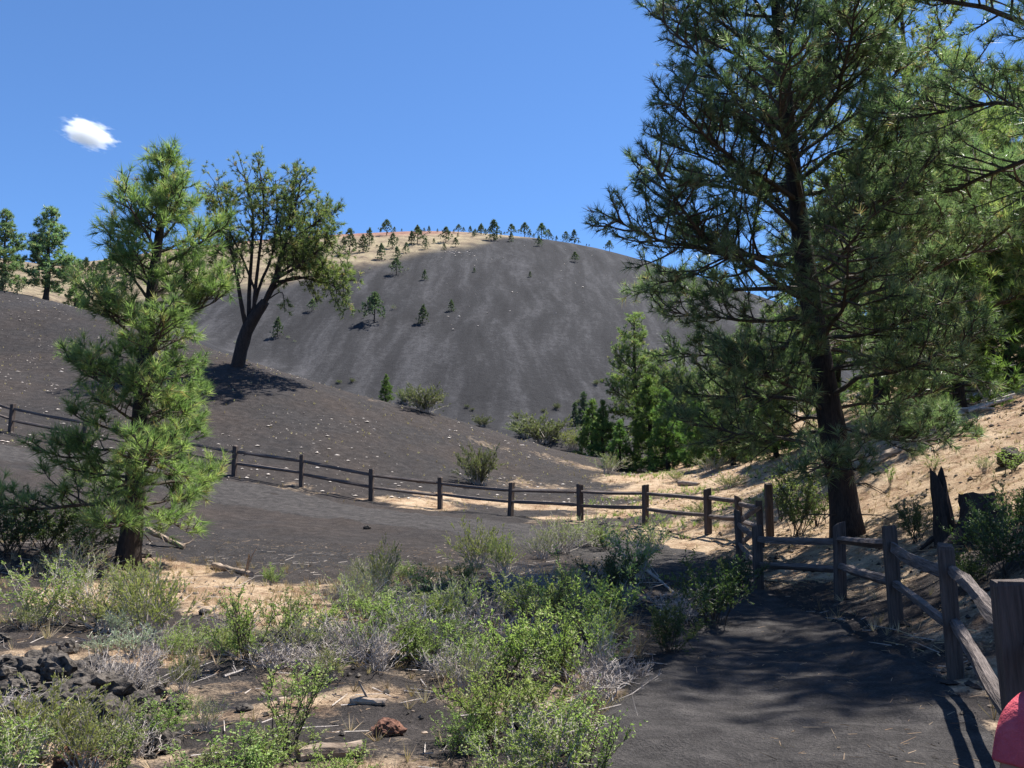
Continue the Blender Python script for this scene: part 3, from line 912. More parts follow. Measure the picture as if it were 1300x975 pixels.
# ------------------------------------------------------------------ small trees and bushes on the ash hill
far_kinds = []
for sd, (Hh, Rr, h0) in enumerate([(6.0, 2.6, 0.08), (6.0, 2.1, 0.03), (6.0, 2.8, 0.24), (6.0, 2.3, 0.02)]):
    rng = np.random.default_rng(200 + sd)
    root = empty('pine_tree', (0, 0, -300)); tag(root, 'x', 'tree')
    tb = MB(); tb.tube([(0, 0, -0.4), (0.05, 0, Hh * 0.5), (0, 0, Hh)], [0.16, 0.1, 0.02], 5); tb.build('trunk', M['bark'], root)
    pos, dr = [], []
    for i in range(130):
        h = h0 + (1 - h0) * rng.random() ** 0.85
        rr = Rr * (1.04 - ((h - h0) / (1 - h0)) ** 1.9) * math.sqrt(rng.random()) * rng.uniform(0.75, 1.1)
        a = rng.random() * 6.28
        pos.append((rr * math.cos(a), rr * math.sin(a), h * Hh + rng.normal() * 0.1)); dr.append((math.cos(a) * 0.6, math.sin(a) * 0.6, 0.7))
    nb = MB(); nb.needles(pos, dr, rng, 11, 0.65, 0.22, spread=(0.2, 1.5), shoot=0.1); nb.build('crown', M['far'], root)
    far_kinds.append(root)
far_used = set()


def far_tree(px, py, hp, kind=None, label=None, group=None):
    p = hit(px, py, 40)
    Hm = hp * 1.25 * p[1] / F
    k = rp.randrange(4) if kind is None else kind
    sc = Hm / 6.0
    s3 = (sc * rp.uniform(0.85, 1.15), sc * rp.uniform(0.85, 1.15), sc)
    if k not in far_used:
        far_used.add(k); o = far_kinds[k]; o.location = tuple(p); o.scale = s3; o['label'] = label; o['group'] = group
    else:
        copy_tree(far_kinds[k], p, rp.uniform(0, 6.28), s3, label, group)


GR = 'pines scattered along the grassy crest of the hill'
LR = 'small dark pine on the dry grassy crest of the ash hill'
for zx, zy, zh in [(155, 335, 170), (265, 330, 120), (318, 275, 120), (460, 190, 110), (415, 390, 110), (510, 300, 110), (545, 380, 80), (620, 335, 75), (665, 265, 90), (715, 260, 120), (780, 305, 80),
                   (850, 255, 35), (950, 250, 110), (1028, 285, 65), (1055, 168, 60), (1150, 170, 50), (1240, 175, 70), (715, 160, 50), (810, 170, 50), (525, 155, 35), (1175, 200, 40), (935, 310, 45), (105, 270, 60),
                   (190, 150, 22), (300, 150, 22), (410, 140, 24), (585, 155, 20), (770, 160, 30), (880, 160, 24), (1015, 165, 24), (1095, 160, 34), (1275, 180, 40), (380, 290, 22), (550, 240, 30), (1048, 205, 28)]:
    far_tree(420 + zx / 6.5, 270 + zy / 6.5, zh / 6.5, None, LR, GR)
for zx, zy, zh in [(70, 185, 75), (140, 155, 50), (175, 230, 140), (145, 215, 30), (320, 178, 80), (318, 240, 65), (430, 198, 100), (470, 195, 50), (570, 225, 115), (548, 280, 70), (628, 212, 70), (692, 217, 35), (770, 228, 75), (838, 248, 95),
                   (1130, 305, 75), (505, 205, 30), (20, 195, 50), (235, 170, 25), (262, 170, 22), (940, 268, 16), (962, 268, 16), (660, 222, 16)]:
    far_tree(600 + zx / 6.5, 270 + zy / 6.5, zh / 6.5, None, LR, GR)
far_tree(475, 411, 32, 2, 'largest lone pine on the bare ash slope, with a long bare trunk')
far_tree(537, 411, 19, 1, 'narrow small pine on the ash slope, level with the largest lone pine')
far_tree(573, 396, 12, 1, 'very small pine on the ash slope, uphill of the narrow small pine')
far_tree(503, 350, 18, 2, 'lone pine on bare ash just below the grassy crest')
far_tree(539, 356, 11, 3, 'thin sapling on bare ash below the grassy crest')
far_tree(730, 333, 11, 2, 'tiny lone pine high on the ash slope near the skyline')
far_tree(673, 352, 6, 3, 'speck of a sapling in the middle of the upper ash slope')
far_tree(602, 346, 5, 3, 'speck of a sapling on bare ash beneath the pale stones')
far_tree(352, 428, 20, 1, 'small pine on the ash slope seen through the leaning tree')
far_tree(396, 396, 13, 2, 'round small pine on the ash slope beneath the leaning tree crown')
GL = 'pines on the tan hillside behind the mound'
for px, py, hp in [(108, 352, 20), (98, 353, 16), (88, 350, 17), (140, 348, 22), (133, 350, 18), (125, 362, 24), (150, 352, 20), (118, 349, 14), (6, 372, 22), (22, 374, 14), (30, 366, 12), (160, 345, 18), (172, 348, 20), (230, 338, 16), (250, 340, 18), (270, 335, 14), (143, 372, 18), (150, 385, 22), (135, 384, 18)]:
    far_tree(px, py, hp, None, 'dark pine on the tan hillside behind the mound', GL)

# ------------------------------------------------------------------ split-rail fence
fence_pts = [(-80, 34.2), (2, 33), (98, 32.4), (196, 32), (293, 31.5), (380, 31), (470, 30.5), (558, 30), (648, 29), (737, 27), (820, 24.5), (900, 22), (940, 20.4), (967, 18.4), (939, 16.5), (962, 14.0),
             (1064, 12), (1133, 9.4), (1203, 7.2), (1286, 4.4)]
posts = []
for px, Y in fence_pts:
    posts.append(onground(px, Y, 700))
posts.append(np.array((2.2, 1.7, hz(2.2, 1.7))))
posts.append(np.array((2.3, -1.0, hz(2.3, -1.0))))
fb = posts[-4]
fence = empty('rail_fence', fb)
tag(fence, 'weathered brown split-rail fence with two rails following the trail', 'fence')
rf = np.random.default_rng(5)
tops = []


def post_mesh(w, h, rng):
    mb = MB()
    lev = [-0.3, 0.0, h * 0.35, h * 0.7, h - 0.02, h]
    v = []
    ch = 0.16
    prof = [(-1, -1 + ch), (-1 + ch, -1), (1 - ch, -1), (1, -1 + ch), (1, 1 - ch), (1 - ch, 1), (-1 + ch, 1), (-1, 1 - ch)]
    jit = rng.normal(size=(8, 2)) * 0.05
    tilt = rng.normal(size=2) * 0.012
    for i, z in enumerate(lev):
        s = 0.5 * w * (0.9 if i == 5 else 1.0) * (1 + rng.normal() * 0.02)
        for k, (a, b) in enumerate(prof):
            zz = z + (a * tilt[0] + b * tilt[1] + rng.normal() * 0.003 if i >= 4 else 0)
            v.append((s * (a + jit[k, 0]) + tilt[0] * z, s * (b + jit[k, 1]) + tilt[1] * z, zz))
    n = 8
    f = [(i * n + j, i * n + (j + 1) % n, (i + 1) * n + (j + 1) % n, (i + 1) * n + j) for i in range(5) for j in range(n)]
    v.append((0, 0, h + 0.003)); c = len(v) - 1
    mb.add(v, [(c, 5 * n + j, 5 * n + (j + 1) % n) for j in range(n)], f)
    return mb


for i, p in enumerate(posts):
    h = (1.07 if i < 12 else 1.0) + rf.normal() * 0.025
    if i == 13: h = 0.95
    if i >= 19: h = 1.09
    o = post_mesh((0.15 if i < 13 else 0.124) + rf.normal() * 0.006 + (0.035 if i == 19 else 0), h, rf).build('post', M['fence'], fence)
    d = posts[min(i + 1, len(posts) - 1)] - posts[max(i - 1, 0)]
    o.location = tuple(p - fb); o.rotation_euler = (rf.normal() * 0.015, rf.normal() * 0.015, math.atan2(d[1], d[0]) + rf.normal() * 0.06)
for i in range(len(posts) - 1):
    a, b = posts[i], posts[i + 1]
    for hh in ((0.86, 0.45) if i < 12 else (0.8, 0.42)):
        s_ = a + np.array((0, 0, hh + rf.normal() * 0.02)); e_ = b + np.array((0, 0, hh + rf.normal() * 0.02))
        d = e_ - s_; L = np.linalg.norm(d)
        mb = MB()
        n = 11
        y = np.linspace(-0.06, L + 0.06, n)
        sag = -0.02 * np.sin(np.linspace(0, math.pi, n)) * rf.uniform(-0.5, 1.6)
        bow = 0.018 * np.sin(np.linspace(0, math.pi * rf.uniform(0.8, 2.2), n)) * rf.normal()
        th = np.interp(np.linspace(0, 1, n), [0, 0.07, 0.5, 0.93, 1], [0.6, 0.95, 1.0, 0.95, 0.6]) * (1 + 0.05 * rf.normal(size=n))
        ang = np.sort(np.arange(7) * 2 * math.pi / 7 + rf.normal(size=7) * 0.25)
        rr = rf.uniform(0.72, 1.22, 7)
        v = []
        for k in range(n):
            for q in range(7):
                v.append((bow[k] + 0.042 * rr[q] * th[k] * math.cos(ang[q]) + rf.normal() * 0.003, y[k], sag[k] + 0.058 * rr[q] * th[k] * math.sin(ang[q])))
        f = [(k * 7 + q, k * 7 + (q + 1) % 7, (k + 1) * 7 + (q + 1) % 7, (k + 1) * 7 + q) for k in range(n - 1) for q in range(7)]
        mb.add(v, None, f)
        o = mb.build('rail', M['rail'], fence)
        o.location = tuple(s_ - fb)
        o.rotation_euler = Vector(d).to_track_quat('Y', 'Z').to_euler()
# lone end post beside the bend
o = post_mesh(0.15, 1.15, rf).build('post', M['fence'], fence)
pp = onground(978, 19.3, 690)
o.location = tuple(pp - fb)

# ------------------------------------------------------------------ shrubs
def shrub_src(name, H, W, n_st, n_tw, n_lf, leaf, lmat, smat, seed, t0=0.3, narrow=False, tangle=0.1, stem_r=0.006):
    rng = np.random.default_rng(seed)
    root = empty(name, (0, 0, -300)); tag(root, 'x', 'shrub')
    wb, lb = MB(), MB()
    LP, LD, LR = [], [], []
    for i in range(n_st):
        a = rng.random() * 6.283
        out = 0.5 * W * math.sqrt(rng.random()) * rng.uniform(0.7, 1.15)
        hh = H * rng.uniform(0.55, 1.08) * (1 - 0.35 * (out / (0.5 * W)) ** 2)
        t = np.linspace(0, 1, 7)
        b0 = rng.normal(size=2) * 0.06 * W
        x = b0[0] + out * math.cos(a) * t ** 1.15 + np.cumsum(rng.normal(size=7)) * tangle * 0.12 * H
        y = b0[1] + out * math.sin(a) * t ** 1.15 + np.cumsum(rng.normal(size=7)) * tangle * 0.12 * H
        z = hh * (t * 1.08 - 0.08 * t ** 2) - 0.04
        pts = np.stack((x, y, z), -1)
        wb.poly_sticks(pts, stem_r * rng.uniform(0.7, 1.3), stem_r * 0.35, rng.random())
        rst = rng.random()
        S, E = [], []
        for k in range(n_tw):
            tt_ = t0 + (1 - t0) * rng.random() ** 0.8
            f = tt_ * 6; q = min(int(f), 5)
            p = pts[q] + (pts[q + 1] - pts[q]) * (f - q)
            d = unit(unit(pts[q + 1] - pts[q]) * 0.9 + rng.normal(size=3) * (0.35 if narrow else 0.6) + np.array((0, 0, 0.15)))
            L = H * rng.uniform(0.08, 0.24)
            e = p + d * L
            S.append(p); E.append(e)
            u_ = rng.random(n_lf)
            LP.append(p + (e - p) * u_[:, None]); 
            LD.append(d * (1.0 if narrow else 0.5) + rng.normal(size=(n_lf, 3)) * (0.35 if narrow else 0.7) + np.array((0, 0, 0.25)))
            LR.append(np.clip(rst * 0.35 + rng.random(n_lf) * 0.4 + 0.28 * tt_, 0, 1))
        if S: wb.sticks(S, E, stem_r * 0.45, stem_r * 0.25, rng.random())
    tag(wb.build('stems', smat, root), kind='stuff')
    if LP and n_lf:
        lb.leaves(np.vstack(LP), np.vstack(LD), rng, leaf[0], leaf[1], np.concatenate(LR))
        lb.build('leaves', lmat, root)
    return root


SH = {
    'G': [shrub_src('leafy_shrub', 0.8, 0.8, 15 + 2 * k, 10 + k % 3, 9, (0.030 + 0.004 * (k % 3), 0.015 + 0.002 * (k % 2)), M['leaf'], M['dead' if k % 2 else 'twig'], 300 + k, t0=0.22, tangle=0.14 + 0.05 * k) for k in range(5)],
    'L': [shrub_src('leafy_shrub', 0.9, 0.6, 9, 11, 8, (0.032, 0.016), M['leaf'], M['twig'], 310 + k, t0=0.2) for k in range(2)],
    'O': [shrub_src('olive_shrub', 0.8, 1.0, 38, 10, 10, (0.04, 0.012), M['olive'], M['dead'], 320 + k, narrow=True, tangle=0.2) for k in range(3)],
    'R': [shrub_src('grey_green_shrub', 0.8, 0.95, 34, 9, 7, (0.036, 0.009), M['grey'], M['dead'], 330 + k, narrow=True, tangle=0.25) for k in range(3)],
    'D': [shrub_src('dead_shrub', 0.55, 0.9, 44, 9, 0, (0.03, 0.01), M['grey'], M['dead'], 340 + k, tangle=0.6, stem_r=0.007) for k in range(3)],
    'S': [shrub_src('sage_shrub', 0.6, 0.6, 24, 9, 9, (0.034, 0.011), M['sage'], M['dead'], 350, narrow=True)],
    'K': [shrub_src('shade_toned_shrub', 0.9, 1.0, 24, 12, 9, (0.042, 0.02), M['shadeleaf'], M['twig'], 360 + k) for k in range(2)],
    'B': [shrub_src('round_bush', 0.8, 1.2, 60, 8, 8, (0.075, 0.02), M['bush'], M['dead'], 370 + k, narrow=True, t0=0.12) for k in range(2)],
}
SHDIM = {'G': (0.8, 0.8), 'L': (0.9, 0.6), 'O': (0.8, 1.0), 'R': (0.8, 0.95), 'D': (0.55, 0.9), 'S': (0.6, 0.6), 'K': (0.9, 1.0), 'B': (0.8, 1.2)}
KW = {'G': 'bright green leafy shrub', 'L': 'upright sparse leafy shrub', 'O': 'olive yellow feathery shrub', 'R': 'grey-green wispy shrub', 'D': 'tangle of dead grey twigs', 'S': 'silvery pale sage shrub',
      'K': 'leafy shrub with shade-dark colouring', 'B': 'dense rounded olive bush'}
shrubs = {}


def shrub(kind, px, py, hp, wp, place):
    shrubs.setdefault((kind, place), []).append((px, py, hp, wp))


pl = 'around the young pine'
for a in [('G', 50, 792, 92, 105), ('O', 130, 803, 70, 130), ('O', 195, 815, 95, 105), ('O', 232, 882, 62, 40), ('R', 110, 770, 60, 90), ('O', 170, 770, 60, 70)]: shrub(*a, 'at the foot of the young pine')
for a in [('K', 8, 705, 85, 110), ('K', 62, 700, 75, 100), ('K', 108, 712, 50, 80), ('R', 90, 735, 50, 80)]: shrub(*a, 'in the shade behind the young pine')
for a in [('S', 150, 808, 36, 36), ('S', 168, 835, 42, 55), ('S', 128, 835, 34, 36), ('D', 165, 885, 60, 80), ('D', 130, 870, 50, 60), ('D', 190, 850, 40, 50)]: shrub(*a, 'above the black lava rocks')
for a in [('O', 45, 965, 95, 150), ('O', 110, 975, 85, 120), ('G', 200, 942, 58, 70), ('G', 15, 990, 90, 120), ('L', 150, 1000, 85, 70), ('G', 240, 1000, 70, 110), ('G', 310, 1005, 85, 130), ('D', 20, 905, 30, 70), ('D', 175, 960, 50, 90)]: shrub(*a, 'in front of the black lava rocks')
for a in [('L', 365, 955, 130, 95), ('L', 385, 900, 60, 60), ('G', 340, 985, 60, 80), ('R', 262, 930, 45, 45), ('G', 420, 1010, 70, 90)]: shrub(*a, 'beside the short pale log')
for a in [('G', 315, 842, 120, 100), ('O', 285, 830, 40, 60), ('G', 365, 810, 60, 60), ('R', 375, 835, 60, 90), ('G', 405, 815, 60, 70), ('D', 350, 850, 40, 80), ('D', 440, 830, 55, 90), ('G', 345, 742, 26, 30)]: shrub(*a, 'beyond the ochre patch')
for a in [('O', 485, 755, 65, 50), ('R', 445, 785, 60, 90), ('G', 545, 765, 60, 70), ('G', 465, 835, 75, 70), ('D', 525, 815, 60, 100), ('G', 500, 800, 55, 70), ('R', 585, 790, 65, 80), ('D', 590, 815, 50, 90), ('G', 560, 800, 55, 60), ('R', 470, 775, 55, 80), ('D', 405, 850, 40, 90), ('L', 520, 835, 70, 50)]: shrub(*a, 'in the thicket below the trail')
for a in [('O', 606, 722, 62, 68), ('O', 640, 728, 50, 50), ('G', 585, 750, 50, 60)]: shrub(*a, 'on the lower edge of the grey trail')
for a in [('R', 712, 702, 50, 70), ('R', 748, 694, 44, 75), ('R', 690, 710, 40, 50), ('G', 805, 735, 80, 80), ('K', 778, 765, 75, 80), ('R', 830, 700, 40, 60), ('G', 770, 700, 40, 50)]: shrub(*a, 'by the trail before the fence bend')
for a in [('G', 695, 800, 95, 110), ('G', 745, 815, 105, 105), ('G', 655, 790, 70, 80), ('G', 640, 868, 105, 105), ('G', 715, 870, 115, 110), ('G', 765, 850, 85, 80), ('G', 620, 945, 105, 100), ('G', 680, 930, 100, 110), ('G', 700, 1000, 120, 130),
          ('G', 640, 1005, 90, 110), ('L', 755, 995, 115, 90), ('L', 735, 960, 90, 70), ('D', 660, 860, 50, 100), ('D', 760, 890, 55, 110), ('D', 700, 955, 60, 110), ('R', 590, 880, 70, 80), ('D', 570, 860, 45, 80), ('G', 585, 960, 60, 70), ('D', 800, 870, 35, 70)]: shrub(*a, 'in the green clump beside the trail')
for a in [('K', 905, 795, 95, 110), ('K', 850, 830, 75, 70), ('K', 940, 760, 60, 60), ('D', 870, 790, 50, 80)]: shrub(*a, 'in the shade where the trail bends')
for a in [('B', 607, 616, 52, 58)]: shrub(*a, 'standing alone behind the far fence')
for a in [('R', 771, 602, 30, 42), ('R', 841, 592, 42, 52), ('B', 690, 563, 38, 80), ('B', 668, 556, 28, 50), ('O', 730, 572, 26, 50), ('O', 800, 596, 18, 40), ('O', 880, 590, 26, 45), ('R', 905, 600, 22, 50), ('O', 925, 620, 20, 40), ('O', 860, 612, 14, 30)]: shrub(*a, 'at the lip of the hollow')
for a in [('B', 538, 523, 36, 56), ('B', 515, 513, 22, 30), ('B', 612, 542, 15, 26), ('B', 447, 486, 6, 8), ('B', 430, 489, 5, 8)]: shrub(*a, 'on the ridge of the mound')
for a in [('K', 1015, 680, 82, 70), ('L', 995, 660, 60, 50), ('L', 1040, 668, 70, 50), ('O', 960, 655, 24, 40), ('O', 890, 660, 20, 40), ('L', 1005, 625, 40, 60)]: shrub(*a, 'between the fence bend and the big pine')
for a in [('K', 1166, 690, 60, 50), ('K', 1255, 705, 75, 80), ('K', 1295, 680, 80, 70), ('K', 1278, 735, 105, 100), ('K', 1232, 745, 55, 60), ('L', 1185, 600, 24, 28), ('R', 1160, 585, 16, 20), ('L', 1285, 600, 40, 50), ('R', 1250, 600, 24, 30), ('O', 1240, 555, 16, 26), ('L', 1130, 620, 30, 20)]: shrub(*a, 'around the stumps on the bank')
for a in [('B', 735, 515, 7, 9), ('B', 690, 525, 5, 8), ('B', 655, 530, 8, 12), ('B', 665, 534, 8, 12), ('B', 757, 490, 7, 10), ('B', 765, 485, 5, 7), ('B', 707, 520, 9, 12), ('B', 593, 520, 5, 7), ('B', 600, 524, 4, 7)]: shrub(*a, 'dotting the foot of the ash hill')
for a in [('R', 444, 392, 6, 7), ('R', 430, 391, 4, 6), ('R', 499, 394, 7, 8), ('R', 462, 405, 5, 5), ('R', 446, 389, 3, 6), ('R', 470, 343, 3, 4), ('R', 518, 343, 3, 4), ('R', 366, 432, 4, 6), ('R', 374, 436, 3, 5), ('R', 300, 437, 5, 7)]: shrub(*a, 'dotting the bare ash slope')
rx_ = random.Random(77)
for i in range(58):
    px = rx_.uniform(265, 800); py = rx_.uniform(725, 870)
    if px < 440 and py < 805: continue
    kd = rx_.choice('GGOORDDG')
    hp = rx_.uniform(28, 55) * (0.7 + 0.6 * (py - 725) / 135)
    shrub(kd, px, py, hp, hp * rx_.uniform(0.9, 1.4), 'in the thicket below the trail')
for i in range(22):
    px = rx_.uniform(0, 420); py = rx_.uniform(760, 965); hp = rx_.uniform(25, 50)
    if (px < 215 and 825 < py < 940) or (180 < px and py < 810): continue
    shrub(rx_.choice('OORDGG'), px, py, hp, hp * rx_.uniform(1, 1.5), 'among the foreground weeds')
sh_used = set()
rs = random.Random(12)
SIZEW = {1: [''], 2: ['larger ', 'smaller '], 3: ['largest ', 'middle-sized ', 'smallest ']}
for (kind, place), lst in shrubs.items():
    info = []
    for px, py, hp, wp in lst:
        p = hit(px, py) if py < 968 else onground(px, 1.58 / ((py - 640) / F), 980)
        Y = p[1]
        info.append((hp * Y / F, wp * Y / F, p))
    info.sort(key=lambda t: -t[0] * t[1])
    for i, (hm, wm, p) in enumerate(info):
        vi = rs.randrange(len(SH[kind])); src = SH[kind][vi]
        H0, W0 = SHDIM[kind]
        sc = (wm / W0 * 1.12, wm / W0 * 1.12, hm / H0)
        n = len(info)
        lab = (SIZEW[n][i] if n <= 3 else '') + KW[kind] + ' ' + place
        grp = ('shrubs ' + place) if n > 1 else None
        if (kind, vi) not in sh_used:
            sh_used.add((kind, vi)); o = src
            o.location = tuple(p); o.scale = sc; o['label'] = lab; o.rotation_euler = (0, 0, rs.uniform(0, 6.28))
            if grp: o['group'] = grp
        else:
            o = copy_tree(src, p, rs.uniform(0, 6.28), sc, lab, grp)
for k, lst in SH.items():
    for vi, o in enumerate(lst):
        if (k, vi) not in sh_used:
            for c in list(o.children): bpy.data.objects.remove(c)
            bpy.data.objects.remove(o)

# ------------------------------------------------------------------ rocks, logs, stumps
import bmesh


def rock(name, label, p, size, seed, mat, group=None, cat_='rock', rough=0.35, squash=0.7, sub=3, sink=0.25):
    rng = np.random.default_rng(seed)
    bm = bmesh.new(); bmesh.ops.create_icosphere(bm, subdivisions=sub, radius=1.0)
    off = rng.random(3) * 40
    st = rng.uniform(0.7, 1.3, 3)
    c = np.array([tuple(v.co) for v in bm.verts])

    def n3(k, sd, oc):
        q = c * k + off
        return (fbm(q[:, 0] + q[:, 2] * 0.7, q[:, 1] - q[:, 2] * 0.6, sd, oc) + fbm(q[:, 1] + q[:, 0] * 0.5, q[:, 2] + q[:, 0] * 0.4, sd + 9, oc)) * 0.5 - 0.47
    sc3 = 1 + n3(1.5, seed, 3) * rough * 3.2 + np.abs(n3(4.0, seed + 3, 2)) * rough * 2.2 + n3(9.0, seed + 5, 2) * rough * 0.9
    co = c * sc3[:, None] * np.array((st[0], st[1], squash)) * size
    for v, q in zip(bm.verts, co): v.co = q
    me = bpy.data.meshes.new(name); bm.to_mesh(me); bm.free()
    me.materials.append(mat)
    o = bpy.data.objects.new(name, me); COL.objects.link(o)
    o.location = (p[0], p[1], p[2] + size * squash * (1 - sink) * 0.6); o.rotation_euler = (0, 0, rng.random() * 6.28)
    tag(o, label, cat_, group)
    return o


LG = 'lava rocks in the outcrop'
rr_ = random.Random(3)
lv = [(112, 890, 60), (150, 880, 45), (60, 870, 50), (85, 905, 42), (30, 880, 40), (20, 925, 36), (130, 920, 40), (175, 905, 34), (70, 845, 28), (100, 858, 24), (45, 845, 22), (185, 935, 30), (160, 940, 28), (240, 825, 14), (85, 828, 20),
      (10, 850, 30), (215, 905, 18), (120, 850, 20), (50, 930, 30), (95, 940, 30), (5, 815, 14), (180, 705, 16)]
lv = lv[:21] + [(rr_.uniform(-5, 225), rr_.uniform(835, 965), rr_.uniform(9, 24)) for _ in range(42)]
for i, (px, py, sp) in enumerate(lv):
    p = hit(px, py)
    rock('lava_rock', 'rough black lava rock in the jumbled outcrop', p, sp * p[1] / F * 0.64, 400 + i, M['lava'], LG, rough=0.55, squash=rr_.uniform(0.6, 0.9), sub=4 if sp > 28 else 3)
for i, (px, py, sp, lab) in enumerate([(182, 708, 16, 'round dark rock at the base of the young pine'), (244, 843, 15, 'dark flat rock on the ground below the ochre patch'), (260, 780, 10, 'small dark rock on the ochre patch'),
                                       (466, 672, 7, 'small dark rock alone on the grey trail slope'), (310, 902, 14, 'small flat dark rock on cinder near the dry sticks'), (145, 690, 14, 'dark rock in the shade behind the young pine')]):
    p = hit(px, py); rock('lava_rock', lab, p, sp * p[1] / F * 0.6, 440 + i, M['lava'])
p = hit(492, 933); rock('red_rock', 'rust red cinder rock lying on dark ground', p, 0.08, 460, M['redrock'], sub=4, rough=0.5)
p = hit(95, 972); rock('red_rock', 'dull red cinder rock beside the olive shrubs', p, 0.11, 461, M['redrock'], sub=4, rough=0.5)


def log(name, label, a, b, r, mat, seed, twigs=0, cat_='log', sides=9, endmat=None, group=None):
    rng = np.random.default_rng(seed)
    a = np.asarray(a, float); b = np.asarray(b, float)
    base = a.copy(); root = empty(name, base); tag(root, label, cat_, group)
    n = 9
    pts = (b - a)[None] * np.linspace(0, 1, n)[:, None] + np.cumsum(rng.normal(size=(n, 3)), 0) * r * 0.12
    pts[:, 2] += r * 0.6
    mb = MB(); mb.tube(pts, r * np.linspace(1.05, 0.75, n) * (1 + rng.normal(size=n) * 0.06), sides, wob=0.07, rng=rng)
    mb.build('body', mat, root)
    for k in range(twigs):
        i = rng.integers(2, n - 1); d = unit(unit(b - a) * 0.5 + rng.normal(size=3) * 0.7 + np.array((0, 0, 0.35))); L = np.linalg.norm(b - a) * rng.uniform(0.2, 0.5)
        t = MB(); t.tube([pts[i], pts[i] + d * L * 0.5 + rng.normal(size=3) * 0.03, pts[i] + d * L + np.array((0, 0, -0.1 * L))], [r * 0.4, r * 0.28, r * 0.08], 5)
        t.build('branch', mat, root)
    return root


log('log', 'short pale log lying on cinder beside the red rock', hit(445, 893), hit(494, 897), 0.03, M['log'], 1, 1)
log('log', 'split grey log at the lower edge of the clearing', hit(378, 966), hit(466, 962), 0.05, M['log'], 2)
log('log', 'broken branch leaning by the young pine trunk', hit(185, 690) + np.array((0, 0, 0.25)), hit(233, 697), 0.06, M['log'], 3, 2)
log('log', 'weathered branch on the upper edge of the ochre patch', hit(272, 722), hit(318, 733), 0.06, M['log'], 4, 2)
log('log', 'flat dark log behind the far fence in dry grass', hit(862, 616), hit(888, 616), 0.11, M['log'], 5)
log('fallen_tree', 'long fallen trunk lying in the shade across the bank', hit(1095, 598), hit(1200, 545), 0.14, M['log'], 6, 3)
for i, (a, b, r) in enumerate([((1185, 535), (1255, 512), 0.045), ((1190, 538), (1290, 508), 0.06), ((1215, 528), (1240, 505), 0.03), ((1180, 532), (1225, 530), 0.03), ((1230, 530), (1285, 513), 0.05), ((1200, 533), (1262, 525), 0.035)]):
    log('fallen_branch', 'bleached bare branch in the pile of deadwood on the bank', hit(*a) + np.array((0, 0, 0.12 * (i % 3))), hit(*b) + np.array((0, 0, 0.1)), r, M['pale'], 20 + i, 2, 'branch', group='bleached branches on the bank')
log('log', 'curved fallen branch in the shade of the trail bend', hit(822, 730) + np.array((0, 0, .05)), hit(856, 755), 0.025, M['dead'], 31, 4)
for i, (a, b, lab) in enumerate([((735, 908), (800, 870), 'thin pale stick reaching from the clump onto the trail'), ((790, 945), (850, 905), 'forked dry stick lying on the grey trail'), ((0, 835), (55, 812), 'long pale stick above the lava rocks'),
                                 ((285, 862), (310, 856), 'short bone-pale stick on the dark clearing'), ((245, 868), (275, 860), 'dry curled stick beside the bone-pale stick'), ((690, 905), (735, 890), 'grey bent stick at the edge of the green clump')]):
    log('stick', lab, hit(*a), hit(*b) + np.array((0, 0, 0.02)), 0.006 if i != 3 else 0.012, M['dead'], 50 + i, 3, 'stick', sides=5)

# sawn log end lying half under the clump
p = hit(695, 945)
root = empty('sawn_log', p, 0.35); tag(root, 'sawn log with a round cut face under the green clump', 'log')
mb = MB(); rng = np.random.default_rng(9)
mb.tube([(0, -0.02, 0.1), (0.02, 0.2, 0.1), (0.03, 0.45, 0.09)], [0.12, 0.125, 0.115], 16, wob=0.03, rng=rng); mb.build('bark', M['log'], root)
mb = MB(); an = np.arange(16) * 2 * math.pi / 16
ring = np.stack((0.108 * np.cos(an), np.full(16, -0.026), 0.1 + 0.108 * np.sin(an)), -1)
mb.add(np.vstack((ring, [[0, -0.03, 0.1]])), [(16, (k + 1) % 16, k) for k in range(16)]); mb.build('cut_face', M['cutwood'], root)


def stump(label, p, h, r, seed, top=0.25):
    rng = np.random.default_rng(seed)
    root = empty('stump', p); tag(root, label, 'stump')
    mb = MB(); n = 14; lev = 8
    v = []
    for i in range(lev):
        t = i / (lev - 1)
        for k in range(n):
            a = k * 2 * math.pi / n
            rr = r * (1.25 - 0.65 * t ** 0.6) * (1 + 0.16 * math.sin(3 * a + seed) * (1 - t) + rng.normal() * 0.06)
            zz = -0.2 + (h + 0.2) * t + (top * h * (math.sin(2 * a + seed) * 0.5 + rng.normal() * 0.35) if i == lev - 1 else 0)
            v.append((rr * math.cos(a) - 0.12 * h * t, rr * math.sin(a), zz))
    f = [(i * n + k, i * n + (k + 1) % n, (i + 1) * n + (k + 1) % n, (i + 1) * n + k) for i in range(lev - 1) for k in range(n)]
    v.append((-0.12 * h, 0, h * 0.7)); c = len(v) - 1
    mb.add(v, [(c, (lev - 1) * n + k, (lev - 1) * n + (k + 1) % n) for k in range(n)], f)
    mb.build('body', M['bark'], root)
    for k in range(4):
        a = k * 1.6 + seed; t = MB()
        t.tube([(0, 0, 0.12), (r * 1.3 * math.cos(a), r * 1.3 * math.sin(a), 0.04), (r * 2.3 * math.cos(a), r * 2.3 * math.sin(a), -0.12)], [r * 0.4, r * 0.28, r * 0.1], 6); t.build('root', M['bark'], root)
    return root


p = hit(1205, 690); stump('tall broken stump with a jagged top on the bank', p, 80 * p[1] / F, 0.17, 1, 0.25)
p = hit(1250, 680); stump('wide low dark stump beside the tall broken stump', p, 52 * p[1] / F, 0.36, 2, 0.12)
p = hit(1282, 590); rock('boulder', 'dark mossy boulder on the ochre bank above the stumps', p, 0.28, 470, M['lava'], sub=3)

